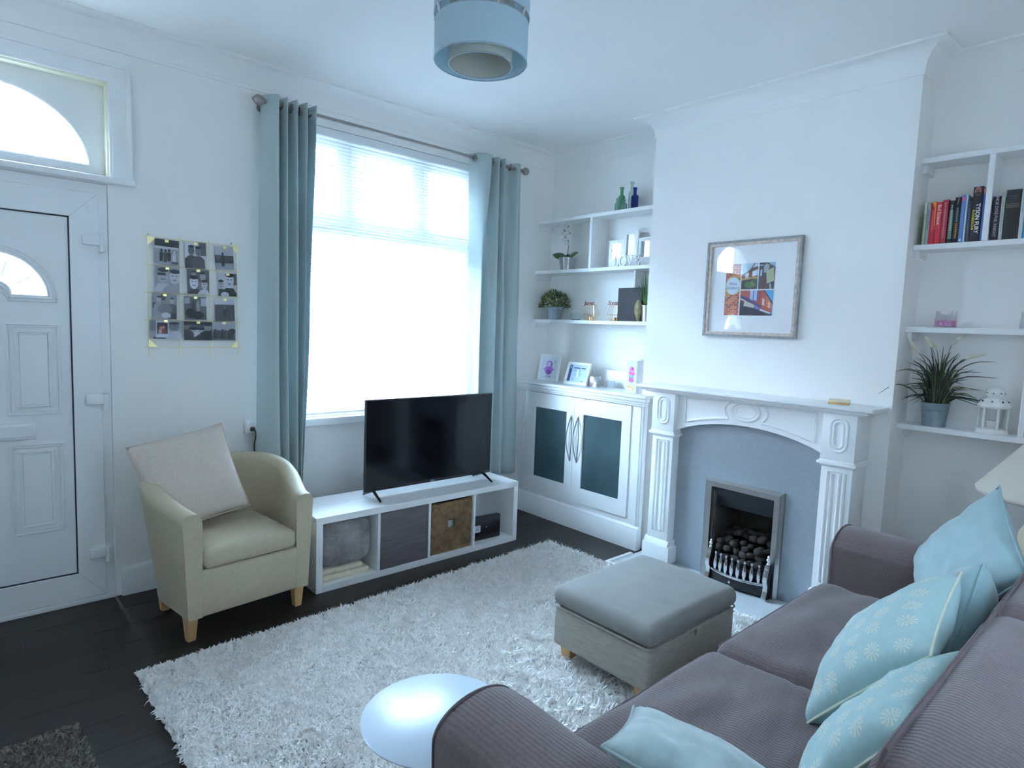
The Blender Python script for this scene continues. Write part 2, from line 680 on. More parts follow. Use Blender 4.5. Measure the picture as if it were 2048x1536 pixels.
# cornice: a concave cove swept round the inside of the room
def offset_loop(loop, d):
    """move an axis-aligned counter-clockwise loop inwards by d"""
    n = len(loop)
    out = []
    for i in range(n):
        p0, p1, p2 = loop[i - 1], loop[i], loop[(i + 1) % n]
        def nrm(a, c):
            dx, dy = c[0] - a[0], c[1] - a[1]
            l = math.hypot(dx, dy)
            return (-dy / l, dx / l)
        n1, n2 = nrm(p0, p1), nrm(p1, p2)
        out.append((p1[0] + d * (n1[0] + n2[0]), p1[1] + d * (n1[1] + n2[1])))
    return out
ROOM = [(XL, 0), (XL, YB), (0, YB), (0, Y2), (XC, Y2), (XC, Y1), (0, Y1), (0, 0)]   # counter-clockwise
prof = [(0.0, 0.125), (0.006, 0.125), (0.006, 0.112)]
prof += [(0.104 - 0.096 * math.cos(a), 0.108 - 0.096 * math.sin(a)) for a in [PI / 2 * k / 9 for k in range(10)]]
prof += [(0.112, 0.012), (0.112, 0.0), (0.0, 0.0)]
b = B()
rings = []
for d, dz in prof:
    rings.append([b.verts.new((px, py, H - dz)) for px, py in offset_loop(ROOM, d)])
for A, C in zip(rings[:-1], rings[1:]):
    for k in range(len(ROOM)):
        k2 = (k + 1) % len(ROOM)
        b.faces.new((A[k], A[k2], C[k2], C[k]))
struct(obj('trim_1', b, CEIL, ang=0.5), 'white concave plaster cornice running round the ceiling')

def skirting(name, p0, p1, nrm, h=0.15):
    """moulded skirting board along p0-p1, nrm pointing into the room"""
    pr = [(0, 0), (0.019, 0), (0.019, h - 0.045), (0.015, h - 0.035), (0.015, h - 0.025), (0.009, h - 0.008), (0.004, h), (0, h)]
    b = B()
    prism(b, pr, (p0[0], p0[1], 0), (nrm[0], nrm[1], 0), (0, 0, 1), (p1[0] - p0[0], p1[1] - p0[1], 0))
    return struct(obj(name, b, GLOSS))
skirting('baseboard_front', (-3.098, 0), (-0.33, 0), (0, -1))
skirting('baseboard_right', (0, YB), (0, Y2 + 0.0), (-1, 0))
skirting('baseboard_left', (XL, YB), (XL, 0), (1, 0))
skirting('baseboard_back', (XL, YB), (0, YB), (0, 1))

rw = struct(thing('fill_window', 'unseen white casement window added behind the sofa for fill light', None, (-2.2, YB - 0.06, FILL_WIN[2])))
b = B(); strip_frame(b, *FILL_WIN, 0.055, YB - 0.10, YB - 0.04); box(b, -2.23, -2.17, YB - 0.10, YB - 0.04, FILL_WIN[2] + 0.05, FILL_WIN[3] - 0.05); obj('window_frame', b, UPVC, rw)
for x0, x1 in ((FILL_WIN[0] + 0.05, -2.23), (-2.17, FILL_WIN[1] - 0.05)):
    b = B(); box(b, x0, x1, YB - 0.073, YB - 0.068, FILL_WIN[2] + 0.05, FILL_WIN[3] - 0.05); obj('pane', b, WINGLASS, rw)
b = B(); box(b, FILL_WIN[0] + 0.004, FILL_WIN[1] - 0.004, YB - 0.026, YB - 0.0245, FILL_WIN[2] + 0.002, FILL_WIN[3] - 0.03); obj('fill_blind', b, thin_cloth('cream_fill_blind', (0.80, 0.79, 0.76), (0.90, 0.90, 0.90), 0.55), rw)  # drawn blind of the added window, its translucency sets the fill
b = B(); cyl(b, (FILL_WIN[0] + 0.004, YB - 0.022, FILL_WIN[3] - 0.022), (FILL_WIN[1] - 0.004, YB - 0.022, FILL_WIN[3] - 0.022), 0.018, seg=14); obj('blind_roller', b, UPVC, rw)
b = rbox(FILL_WIN[0] - 0.05, FILL_WIN[1] + 0.05, YB - 0.04, YB + 0.05, FILL_WIN[2] - 0.03, FILL_WIN[2], 0.006, 2); obj('sill', b, GLOSS, rw)
b = B(); box(b, -16, 13, -14, YB - 0.13, -0.30, -0.14); struct(obj('yard_ground', b, PAVE))
b = B(); box(b, -16, 13, -9.3, -9.0, -0.14, 1.9); struct(obj('wall_yard', b, MATS['red_brick']))

# ------------------------------------------------------------------ entrance door
DC = -3.57
dt = thing('door_1', 'white plastic front door with half-moon glass, raised panels and letter slot', None, (DC, 0.0, 0))
struct(dt)
LX0, LX1 = -3.975, -3.165                     # moving leaf
b = B()
strip_frame(b, -4.02, -3.126, 0.0, 2.105, 0.047, 0.0, 0.075, bottom=False)
rbox(-4.02, -3.126, -0.012, 0.075, 0.0, 0.028, 0.004, 2, b)
obj('door_frame', b, UPVC, dt)
sash = B()
SZ0, SZ1 = 0.03, 2.055
GX0, GX1, GZ0, GZ1 = -3.857, -3.283, 0.164, 1.934
for pts in ([(LX0, SZ0), (LX1, SZ0), (GX1, GZ0), (GX0, GZ0)], [(LX1, SZ0), (LX1, SZ1), (GX1, GZ1), (GX1, GZ0)],
            [(LX1, SZ1), (LX0, SZ1), (GX0, GZ1), (GX1, GZ1)], [(LX0, SZ1), (LX0, SZ0), (GX0, GZ0), (GX0, GZ1)]):
    pp = B()
    prism(pp, pts, (0, -0.012, 0), (1, 0, 0), (0, 0, 1), (0, 0.07, 0))
    bmesh.ops.recalc_face_normals(pp, faces=pp.faces)
    bmesh.ops.bevel(pp, geom=list(pp.edges), offset=0.0022, segments=1, affect='EDGES')
    merge(sash, pp)
leaf = obj('door_leaf', sash, UPVC, dt, ang=0.3)
b = B(); strip_frame(b, GX0 - 0.001, GX1 + 0.001, GZ0 - 0.001, GZ1 + 0.001, 0.007, -0.006, 0.03)
obj('gasket', b, GASKET, dt)
# moulded panel with the fan glass cut out
arc_o = ellipse(DC, 1.525, 0.200, 0.205, 25, 0, PI)
arc_i = ellipse(DC, 1.545, 0.062, 0.062, 13, PI, 0)
glass_outline = [(DC + 0.198, 1.545)] + [(x, z + 0.012) for x, z in arc_o[2:-2]] + [(DC - 0.198, 1.545)] + arc_i
b = B()
pv = B()
outer = [(GX0 + 0.005, GZ0 + 0.005), (GX1 - 0.005, GZ0 + 0.005), (GX1 - 0.005, GZ1 - 0.005), (GX0 + 0.005, GZ1 - 0.005)]
ov = [pv.verts.new((x, 0.0, z)) for x, z in outer]
gv = [pv.verts.new((x, 0.0, z)) for x, z in glass_outline]
es = [pv.edges.new((ov[i], ov[(i + 1) % 4])) for i in range(4)] + [pv.edges.new((gv[i], gv[(i + 1) % len(gv)])) for i in range(len(gv))]
bmesh.ops.triangle_fill(pv, use_beauty=True, edges=es)
r_ = bmesh.ops.extrude_face_region(pv, geom=list(pv.faces))
bmesh.ops.translate(pv, verts=[e for e in r_['geom'] if isinstance(e, bmesh.types.BMVert)], vec=(0, 0.04, 0))
panel = obj('door_panel', pv, UPVC, dt)
b = B(); prism(b, glass_outline, (0, 0.018, 0), (1, 0, 0), (0, 0, 1), (0, 0.006, 0))
obj('glass_pane', b, WINGLASS, dt)
b = B()
for a in (35, 72, 108, 145):
    a = math.radians(a)
    cyl(b, (DC + 0.05 * math.cos(a), 0.016, 1.545 + 0.05 * math.sin(a)), (DC + 0.205 * math.cos(a), 0.016, 1.535 + 0.21 * math.sin(a)), 0.0035, seg=6)
obj('glazing_bar', b, UPVC, dt)
def bead(pts, r=0.006, closed=True, y=-0.001):
    bb = B()
    tube(bb, [(x, y, z) for x, z in pts], r, 6, closed)
    return bb
go = [(DC + 0.232, 1.522)] + ellipse(DC, 1.527, 0.232, 0.243, 25, 0.03, PI - 0.03) + [(DC - 0.232, 1.522)] + ellipse(DC, 1.522, 0.05, 0.045, 9, PI, 0)
gi = [(DC + 0.212, 1.536)] + ellipse(DC, 1.536, 0.212, 0.222, 25, 0.03, PI - 0.03) + [(DC - 0.212, 1.536)] + ellipse(DC, 1.536, 0.056, 0.054, 9, PI, 0)
b = bead(go, 0.006); merge(b, bead(gi, 0.0075)); merge(b, bead(glass_outline, 0.006))
obj('fan_moulding', b, UPVC, panel)
for xa, xb in ((-3.532, -3.334), (DC - (-3.334 - DC), DC - (-3.532 - DC))):
    for za, zb in ((0.985, 1.412), (0.408, 0.838)):
        b = B()
        for off, r in ((0.0, 0.008), (0.014, 0.005), (0.036, 0.009)):
            merge(b, bead([(xa + off, za + off), (xb - off, za + off), (xb - off, zb - off), (xa + off, zb - off)], r))
        rbox(xa + 0.045, xb - 0.045, -0.004, 0.002, za + 0.045, zb - 0.045, 0.002, 1, b)
        obj('raised_panel', b, UPVC, panel)
b = rbox(DC - 0.137, DC + 0.137, -0.016, 0.0, 0.868, 0.946, 0.006, 2)
lb = obj('letter_slot', b, UPVC, panel)
b = rbox(DC - 0.122, DC + 0.122, -0.019, -0.014, 0.880, 0.934, 0.002, 1)
obj('slot_flap', b, UPVC, lb)
for hz in (1.83, 1.045, 0.255):
    b = rbox(-3.235, -3.160, -0.030, -0.012, hz - 0.024, hz + 0.026, 0.004, 2)
    rbox(-3.166, -3.140, -0.026, 0.0, hz - 0.055, hz + 0.028, 0.004, 2, b)
    cyl(b, (-3.155, -0.024, hz - 0.055), (-3.155, -0.024, hz + 0.028), 0.009, seg=12)
    obj('hinge', b, UPVC, dt)
b = rbox(-3.955, -3.905, -0.045, -0.012, 0.93, 1.16, 0.006, 2)
rbox(-3.94, -3.82, -0.062, -0.045, 1.03, 1.055, 0.006, 2, b)
obj('door_handle', b, CHROME, dt)

# fanlight over the door
ft = thing('window_2', 'arched fanlight window in white wooden panel above front door', None, (DC, 0.05, 2.14))
struct(ft)
b = B()
outer = [(FAN[0], FAN[2]), (FAN[1], FAN[2]), (FAN[1], FAN[3]), (FAN[0], FAN[3])]
arch = ellipse(DC, 2.197, 0.382, 0.315, 41, 0, PI)
ov = [b.verts.new((x, 0.06, z)) for x, z in outer]
gv = [b.verts.new((x, 0.06, z)) for x, z in arch]
es = [b.edges.new((ov[i], ov[(i + 1) % 4])) for i in range(4)] + [b.edges.new((gv[i], gv[(i + 1) % len(gv)])) for i in range(len(gv))]
bmesh.ops.triangle_fill(b, use_beauty=True, edges=es)
r_ = bmesh.ops.extrude_face_region(b, geom=list(b.faces))
bmesh.ops.translate(b, verts=[e for e in r_['geom'] if isinstance(e, bmesh.types.BMVert)], vec=(0, 0.05, 0))
obj('arched_panel', b, GLOSS, ft)
b = B(); prism(b, arch, (0, 0.09, 0), (1, 0, 0), (0, 0, 1), (0, 0.005, 0))
obj('glass_pane', b, WINGLASS, ft)
b = B(); tube(b, [(x, 0.058, z) for x, z in arch], 0.006, 6, True)
obj('glazing_bead', b, GLOSS, ft)
CREAM = mat('cream_gloss', (0.84, 0.80, 0.62), 0.35)
b = B(); strip_frame(b, FAN[0], FAN[1], FAN[2], FAN[3], 0.010, 0.0, 0.06, bottom=False)
obj('reveal_lining', b, CREAM, ft)
# architrave and sill
b = B()
for w0, w1, t in ((0.0, 0.094, 0.014), (0.012, 0.078, 0.021), (0.070, 0.094, 0.030)):
    box(b, FAN[1] + w0, FAN[1] + w1, -t, 0, 2.14, FAN[3] + w1)
    box(b, FAN[0] - w1, FAN[0] - w0, -t, 0, 2.14, FAN[3] + w1)
    box(b, FAN[0] - w0, FAN[1] + w0, -t, 0, FAN[3] + w0, FAN[3] + w1)
struct(obj('trim_2', b, GLOSS, ang=0.3), 'white moulded architrave round the fanlight above front door')
b = rbox(-4.13, -3.008, -0.045, 0.06, 2.112, 2.142, 0.006, 2)
struct(obj('trim_3', b, GLOSS), 'white wooden ledge between front door and fanlight')

# ------------------------------------------------------------------ window and sill
wt = thing('window_1', 'large white window with three top lights behind venetian blind', None, (-1.52, 0.15, WIN[2]))
struct(wt)
WY0, WY1 = 0.10, 0.16
b = B()
strip_frame(b, WIN[0], WIN[1], WIN[2], WIN[3], 0.06, WY0, WY1)
box(b, WIN[0] + 0.06, WIN[1] - 0.06, WY0, WY1, 2.055, 2.125)
for xm in (-1.80, -1.24):
    box(b, xm - 0.035, xm + 0.035, WY0, WY1, 2.125, WIN[3] - 0.06)
obj('window_frame', b, UPVC, wt)
for xa, xb in ((WIN[0] + 0.06, -1.835), (-1.765, -1.275), (-1.205, WIN[1] - 0.06)):
    b = B(); strip_frame(b, xa, xb, 2.125, WIN[3] - 0.06, 0.032, WY0 - 0.012, WY1 - 0.01)
    s_ = obj('casement', b, UPVC, wt)
    b = B(); box(b, xa + 0.03, xb - 0.03, 0.125, 0.131, 2.15, WIN[3] - 0.09)
    obj('pane', b, WINGLASS, s_)
b = B(); strip_frame(b, WIN[0] + 0.06, WIN[1] - 0.06, WIN[2] + 0.06, 2.055, 0.03, WY0 - 0.006, WY1 - 0.01)
s_ = obj('casement', b, UPVC, wt)
b = B(); box(b, WIN[0] + 0.088, WIN[1] - 0.088, 0.125, 0.131, WIN[2] + 0.088, 2.03)
obj('pane', b, WINGLASS, s_)
b = rbox(-2.36, -0.68, -0.055, 0.10, 0.825, 0.873, 0.008, 3)
struct(obj('trim_4', b, GLOSS), 'white window ledge behind the television')

# venetian blind
SLAT = thin_cloth('white_blind_slat', (0.86, 0.87, 0.88), (0.80, 0.84, 0.88), 0.34)
vb = thing('venetian_blind', 'white venetian blind with thin slats lowered over the bright window', 'blind', (-1.52, 0.035, 0.88))
b = rbox(WIN[0] + 0.015, WIN[1] - 0.015, 0.004, 0.050, 2.604, 2.652, 0.003, 2)
obj('headrail', b, UPVC, vb)
b = rbox(WIN[0] + 0.02, WIN[1] - 0.02, 0.022, 0.048, 0.884, 0.896, 0.003, 2)
obj('bottom_rail', b, UPVC, vb)
sb = B()
sw = WIN[1] - WIN[0] - 0.04
nseg = 5
ring = []
for k in range(nseg + 1):
    t = k / nseg * 2 - 1
    ring.append((t * 0.0125, 0.0022 * (1 - t * t)))
for side in (0, 1):
    pass
va = [[sb.verts.new((sx * sw / 2, y_, z_ + dz)) for y_, z_ in ring] for sx in (-1, 1) for dz in (0.0, 0.0006)]
for k in range(nseg):
    sb.faces.new((va[0][k], va[0][k + 1], va[2][k + 1], va[2][k]))
    sb.faces.new((va[1][k], va[3][k], va[3][k + 1], va[1][k + 1]))
for i, j in ((0, 1), (2, 3)):
    for k in range(nseg):
        sb.faces.new((va[i][k], va[i][k + 1], va[j][k + 1], va[j][k]))
for k in (0, nseg):
    sb.faces.new((va[0][k], va[1][k], va[3][k], va[2][k]))
SLAT_TILT = math.radians(28)
first = obj('slat', sb, SLAT, vb, local=True)
zz = 0.912
k = 0
while zz < 2.600:
    s_ = first if k == 0 else first.copy()
    if k:
        COL.objects.link(s_)
    s_.location = (0, 0, zz - 0.88)
    s_.rotation_euler = (SLAT_TILT, 0, 0)
    zz += 0.0212
    k += 1
for xc in (-2.13, -1.72, -1.32, -0.92):
    b = B()
    for yy in (0.022, 0.048):
        cyl(b, (xc, yy, 0.89), (xc, yy, 2.61), 0.0007, seg=4)
    obj('ladder_cord', b, UPVC, vb)
b = B(); cyl(b, (-0.86, 0.010, 1.55), (-0.86, 0.012, 2.61), 0.003, seg=6); cyl(b, (-0.86, 0.010, 1.50), (-0.86, 0.010, 1.555), 0.006, 0.004, seg=8)
obj('tilt_wand', b, clear_glass('clear_plastic', (0.9, 0.93, 0.95)), vb)

# ------------------------------------------------------------------ curtains and pole
CURT = thin_cloth('sea_green_curtain', (0.57, 0.645, 0.64), (0.46, 0.58, 0.60), 0.20)
PZ, PY = 2.668, -0.12
ct = thing('curtain_pole', 'slim metal curtain pole with ball finials above the window', 'curtain pole', (-1.43, 0, PZ))
b = B(); cyl(b, (-2.405, PY, PZ), (-0.455, PY, PZ), 0.011, seg=12); obj('pole', b, NICKEL, ct)
for xe, sg in ((-2.405, -1), (-0.455, 1)):
    b = B()
    lathe(b, [(0, -0.035), (0.010, -0.032), (0.013, -0.024), (0.018, -0.022), (0.026, -0.012), (0.029, 0.0), (0.026, 0.013), (0.018, 0.023), (0.009, 0.028), (0.007, 0.034), (0, 0.036)])
    b.transform(Matrix.Translation((xe + sg * 0.025, PY, PZ)) @ Matrix.Rotation(sg * PI / 2, 4, 'Y'))
    obj('finial', b, NICKEL, ct)
for xe in (-2.375, -0.505):
    b = B(); cyl(b, (xe, 0.0, PZ - 0.004), (xe, PY + 0.006, PZ - 0.004), 0.008, seg=10); cyl(b, (xe, 0.0, PZ - 0.004), (xe, -0.008, PZ - 0.004), 0.024, seg=16)
    obj('bracket', b, NICKEL, ct)

def curtain(name, label, top, mid, bot, ztop, zbot, seed, rings):
    t = thing(name, label, 'curtain', (sum(p[0] for p in top) / len(top), PY, zbot), group='sea green window curtains')
    NU, NV = 170, 34
    tp, mp, bp_ = catmull([(x, y, 0) for x, y in top], NU), catmull([(x, y, 0) for x, y in mid], NU), catmull([(x, y, 0) for x, y in bot], NU)
    b = B()
    rows = []
    for j in range(NV + 1):
        f = j / NV
        r_ = []
        for i in range(NU):
            if f < 0.5:
                w = f * 2; w = w * w * (3 - 2 * w)
                p = tp[i].lerp(mp[i], w)
            else:
                w = f * 2 - 1; w = w * w * (3 - 2 * w)
                p = mp[i].lerp(bp_[i], w)
            nzv = noise.noise(Vector((p.x * 6 + seed, f * 3.0, seed))) * 0.010 * (0.2 + f)
            r_.append(b.verts.new((p.x + nzv * 0.6, p.y + nzv, ztop + (zbot - ztop) * f)))
        rows.append(r_)
    for j in range(NV):
        for i in range(NU - 1):
            b.faces.new((rows[j][i], rows[j][i + 1], rows[j + 1][i + 1], rows[j + 1][i]))
    o = obj('fabric', b, CURT, t, ang=3)
    md = o.modifiers.new('thickness', 'SOLIDIFY'); md.thickness = 0.003
    for xr in rings:
        b = B()
        tube(b, [(xr + 0.003 * math.cos(a), PY + 0.021 * math.cos(a + 0.2), PZ + 0.021 * math.sin(a)) for a in [2 * PI * k / 20 for k in range(20)]], 0.005, 8, True)
        obj('eyelet', b, NICKEL, t)
    return t
def waves(x0, x1, n, a, ph=0, y0=PY):
    return [(x0 + (x1 - x0) * k / n, y0 + (a if (k + ph) % 2 == 0 else -a)) for k in range(n + 1)]
curtain('curtain', 'sea green eyelet curtain gathered beside the beige armchair',
        [(-2.408, -0.085), (-2.378, -0.150), (-2.340, -0.178), (-2.318, -0.065), (-2.292, -0.178), (-2.264, -0.065), (-2.236, -0.178), (-2.208, -0.065), (-2.178, -0.178), (-2.150, -0.065), (-2.122, -0.170)],
        [(-2.425, -0.080), (-2.378, -0.150), (-2.338, -0.180), (-2.322, -0.070), (-2.288, -0.175), (-2.256, -0.070), (-2.226, -0.175), (-2.195, -0.075), (-2.175, -0.165), (-2.160, -0.070), (-2.145, -0.150)],
        [(-2.435, -0.085), (-2.375, -0.155), (-2.325, -0.180), (-2.315, -0.090), (-2.270, -0.175), (-2.250, -0.080), (-2.215, -0.165), (-2.205, -0.085), (-2.195, -0.160), (-2.188, -0.080), (-2.180, -0.140)],
        2.705, 0.30, 1.3, (-2.30, -2.25, -2.20, -2.15))
curtain('curtain', 'sea green eyelet curtain hanging between the window and the white cupboard',
        [(-0.930, -0.065), (-0.905, -0.135), (-0.860, -0.175), (-0.800, -0.165), (-0.775, -0.060), (-0.735, -0.175), (-0.705, -0.062), (-0.675, -0.170), (-0.645, -0.062), (-0.600, -0.070), (-0.560, -0.085), (-0.520, -0.150), (-0.470, -0.110)],
        [(-0.900, -0.060), (-0.875, -0.120), (-0.860, -0.165), (-0.835, -0.085), (-0.790, -0.165), (-0.735, -0.190), (-0.700, -0.075), (-0.665, -0.165), (-0.620, -0.150), (-0.585, -0.080), (-0.555, -0.120), (-0.500, -0.140), (-0.440, -0.110)],
        [(-0.870, -0.060), (-0.850, -0.100), (-0.840, -0.150), (-0.815, -0.080), (-0.780, -0.150), (-0.715, -0.170), (-0.665, -0.120), (-0.625, -0.165), (-0.590, -0.140), (-0.560, -0.085), (-0.520, -0.120), (-0.460, -0.130), (-0.400, -0.100)],
        2.705, 0.33, 5.1, (-0.925, -0.765, -0.69, -0.585))

# ------------------------------------------------------------------ fireplace
HZ = 0.035
HEARTHM = mat('grey_hearth_stone', (0.55, 0.57, 0.58), 0.22, var=0.05, scale=12)
ht = thing('hearth', 'low pale grey hearth slab with white wooden edging under the fire', 'hearth', (-0.46, -1.99, 0))
b = rbox(-0.682, XC, -2.665, -1.315, 0.0, HZ - 0.004, 0.002, 1); obj('slab', b, HEARTHM, ht)
for args in ((-0.705, -0.680, -2.69, -1.29), (-0.680, XC - 0.2, -1.317, -1.29), (-0.680, XC, -2.69, -2.663)):
    b = rbox(*args, 0.0, HZ + 0.004, 0.005, 2); obj('edging', b, MANTELW, ht)

fs = thing('fireplace_surround', 'white carved wooden mantelpiece with arched frieze and panelled pilasters', 'mantelpiece', (XC, -1.99, HZ))
SX = -0.425
YA0, YA1 = -1.555, -1.405          # pilaster by the cupboard (y0, y1)
YB0, YB1 = -2.588, -2.438
def bead_x(pts, x, r=0.006, closed=True, seg=8):
    bb = B(); tube(bb, [(x, y_, z_) for y_, z_ in pts], r, seg, closed); return bb
for y0, y1 in ((YA0, YA1), (YB0, YB1)):
    ym = (y0 + y1) / 2
    b = rbox(SX - 0.018, XC, y0 - 0.026, y1 + 0.022, HZ, HZ + 0.11, 0.003, 2)
    prism(b, [(SX - 0.018, HZ + 0.11), (SX, HZ + 0.145), (XC, HZ + 0.145), (XC, HZ + 0.11)], (0, y0 - 0.012, 0), (1, 0, 0), (0, 0, 1), (0, y1 - y0 + 0.024, 0))
    obj('plinth_block', b, MANTELW, fs)
    b = rbox(SX, XC, y0, y1, HZ + 0.14, 0.845, 0.003, 2)
    shaft = obj('pilaster', b, MANTELW, fs)
    b = B()
    for w in (0.040, 0.018):
        merge(b, bead_x([(ym - w, 0.235), (ym + w, 0.235), (ym + w, 0.80 + w * 0.4), (ym - w, 0.80 + w * 0.4)], SX + 0.001, 0.0095))
    obj('raised_moulding', b, MANTELW, shaft)
    b = B()
    for k, (e, z0, z1) in enumerate(((0.008, 0.840, 0.850), (0.020, 0.850, 0.866), (0.010, 0.866, 0.876))):
        rbox(SX - e, XC, y0 - e, y1 + e, z0, z1, 0.003, 2, b)
    obj('capital', b, MANTELW, fs)
    b = rbox(SX - 0.012, XC, y0 - 0.006, y1 + 0.006, 0.876, 1.118, 0.003, 2)
    blk = obj('corner_block', b, MANTELW, fs)
    b = B()
    def stadium(hw, z0, z1, n=10):
        return [(ym + hw * math.cos(a), z1 - hw + hw * math.sin(a)) for a in [PI * k / n for k in range(n + 1)]] + \
               [(ym + hw * math.cos(a), z0 + hw + hw * math.sin(a)) for a in [PI + PI * k / n for k in range(n + 1)]]
    merge(b, bead_x(stadium(0.040, 0.922, 1.090), SX - 0.010, 0.0085))
    merge(b, bead_x(stadium(0.022, 0.940, 1.072), SX - 0.010, 0.0085))
    obj('oval_moulding', b, MANTELW, blk)
# arched frieze
def arch_z(y_):
    t = (y_ + 1.997) / 0.44
    return 0.885 + 0.088 * (1 - t * t) ** 0.85 if abs(t) < 1 else 0.885
FX = -0.398
ys = [YA0 - (YA0 - YB1) * k / 30 for k in range(31)]
b = B()
prism(b, [(y_, arch_z(y_)) for y_ in ys] + [(YB1, 1.118), (YA0, 1.118)], (FX, 0, 0), (0, 1, 0), (0, 0, 1), (0.10, 0, 0))
fr_ = obj('arched_frieze', b, MANTELW, fs, ang=0.5)
YM = -1.997
b = bead_x(ellipse(YM, 1.056, 0.082, 0.052, 28), FX + 0.001, 0.009)
merge(b, bead_x(ellipse(YM, 1.056, 0.062, 0.036, 28), FX + 0.001, 0.006))
obj('oval_moulding', b, MANTELW, fr_)
for sg in (1, -1):
    ya, yb_ = YM + sg * 0.385, YM + sg * 0.118
    arcp = [(YM + sg * 0.128 * math.cos(a) + sg * 0.0, 1.056 + 0.075 * math.sin(a)) for a in [math.radians(d) for d in range(50, -46, -12)]]
    low = [(ya + (YM + sg * 0.10 - ya) * k / 8, arch_z(ya + (YM + sg * 0.10 - ya) * k / 8) + 0.034) for k in range(9)]
    pts = [(ya, 1.104)] + [(p[0], p[1]) for p in arcp] + list(reversed(low))
    merge_b = bead_x(pts, FX + 0.001, 0.009)
    obj('panel_moulding', merge_b, MANTELW, fr_)
# shelf
b = rbox(-0.485, XC, -2.672, -1.292, 1.136, 1.154, 0.005, 2)
obj('mantel_shelf', b, MANTELW, fs)
b = rbox(-0.462, XC, -2.648, -1.316, 1.120, 1.136, 0.006, 2)
rbox(-0.445, XC, -2.625, -1.345, 1.110, 1.122, 0.005, 2, b)
obj('shelf_moulding', b, MANTELW, fs)

# back panel
BPM = mat('grey_satin_back_panel', (0.36, 0.40, 0.44), 0.38, metal=0.35, var=0.05, scale=60, bump=0.05, bscale=400)
b = B()
for y0, y1, z0, z1 in cells([FIRE], -2.445, -1.55, HZ - 0.002, 1.0):
    box(b, -0.355, XC, y0, y1, z0, z1)
tag(obj('fireplace_back_panel', b, BPM), 'smooth silver grey panel framing the gas fire', 'back panel')

# gas fire
gf = thing('gas_fire', 'inset living flame gas fire with coals, steel trim and fret', 'gas fire', (-0.30, -1.975, HZ))
b = B()
yo0, yo1, zo = -2.241, -1.766, 0.634
w = 0.048
def trim_bar(p_o0, p_o1, p_i1, p_i0):
    """outer edge o0-o1 and inner edge i0-i1, ridge at 60 percent"""
    bb = B()
    def mid(a, c, t):
        return (a[0] + (c[0] - a[0]) * t, a[1] + (c[1] - a[1]) * t)
    rows = [(-0.355, p_o0, p_o1), (-0.370, p_o0, p_o1), (-0.388, mid(p_o0, p_i0, 0.35), mid(p_o1, p_i1, 0.35)), (-0.384, p_i0, p_i1), (-0.32, p_i0, p_i1)]
    vv = [(bb.verts.new((x, *a)), bb.verts.new((x, *c))) for x, a, c in rows]
    for (a, c), (d, e) in zip(vv[:-1], vv[1:]):
        bb.faces.new((a, c, e, d))
    bb.faces.new([v[0] for v in vv]); bb.faces.new([v[1] for v in reversed(vv)])
    return bb
O = [(yo1, HZ), (yo1, zo), (yo0, zo), (yo0, HZ)]
I = [(yo1 - w, HZ), (yo1 - w, zo - w), (yo0 + w, zo - w), (yo0 + w, HZ)]
trimb = B()
for k in range(3):
    merge(trimb, trim_bar(O[k], O[k + 1], I[k + 1], I[k]))
obj('steel_trim', trimb, STEEL, gf, ang=0.2)
b.free()
SOOT = mat('sooty_firebox', (0.022, 0.019, 0.017), 0.8, var=0.4, scale=9, col2=(0.10, 0.085, 0.072))
b = B()
fy0, fy1, fz = FIRE[0] + 0.002, FIRE[1] - 0.002, FIRE[3] - 0.002
box(b, -0.05, -0.03, fy0 + 0.01, fy1 - 0.01, HZ, fz)
box(b, -0.350, -0.03, fy0, fy0 + 0.012, HZ, fz)
box(b, -0.350, -0.03, fy1 - 0.012, fy1, HZ, fz)
box(b, -0.350, -0.03, fy0, fy1, fz - 0.012, fz)
box(b, -0.350, -0.03, fy0, fy1, HZ - 0.002, HZ + 0.02)
obj('firebox', b, SOOT, gf)
b = B(); prism(b, [(-0.372, fz - 0.006), (-0.357, fz - 0.006), (-0.285, fz - 0.125), (-0.300, fz - 0.125)], (0, fy0 + 0.004, 0), (1, 0, 0), (0, 0, 1), (0, fy1 - fy0 - 0.008, 0))
obj('canopy', b, mat('black_canopy', (0.030, 0.031, 0.036), 0.4), gf)
b = rbox(-0.41, -0.06, fy0 + 0.02, fy1 - 0.02, HZ + 0.02, 0.16, 0.008, 2)
obj('burner_tray', b, BLACKM, gf)
coal_m = [mat('coal_%d' % k, c, 0.85, var=0.4, scale=60, bump=0.5, bscale=90) for k, c in enumerate([(0.035, 0.029, 0.024), (0.022, 0.019, 0.017), (0.062, 0.053, 0.045)])]
random.seed(3)
coal_meshes = []
for k in range(4):
    cb = bmesh.new(); bmesh.ops.create_icosphere(cb, subdivisions=2, radius=0.5)
    for v in cb.verts:
        v.co = Vector([math.copysign(abs(c * 2) ** 0.72 / 2, c) for c in v.co])
        v.co *= 1 + 0.22 * noise.noise(v.co * 3 + Vector((k * 9, 0, 0)))
    sharpen(cb, 0.9)
    me = bpy.data.meshes.new('coal'); cb.to_mesh(me); cb.free(); me.materials.append(coal_m[k % 3]); coal_meshes.append(me)
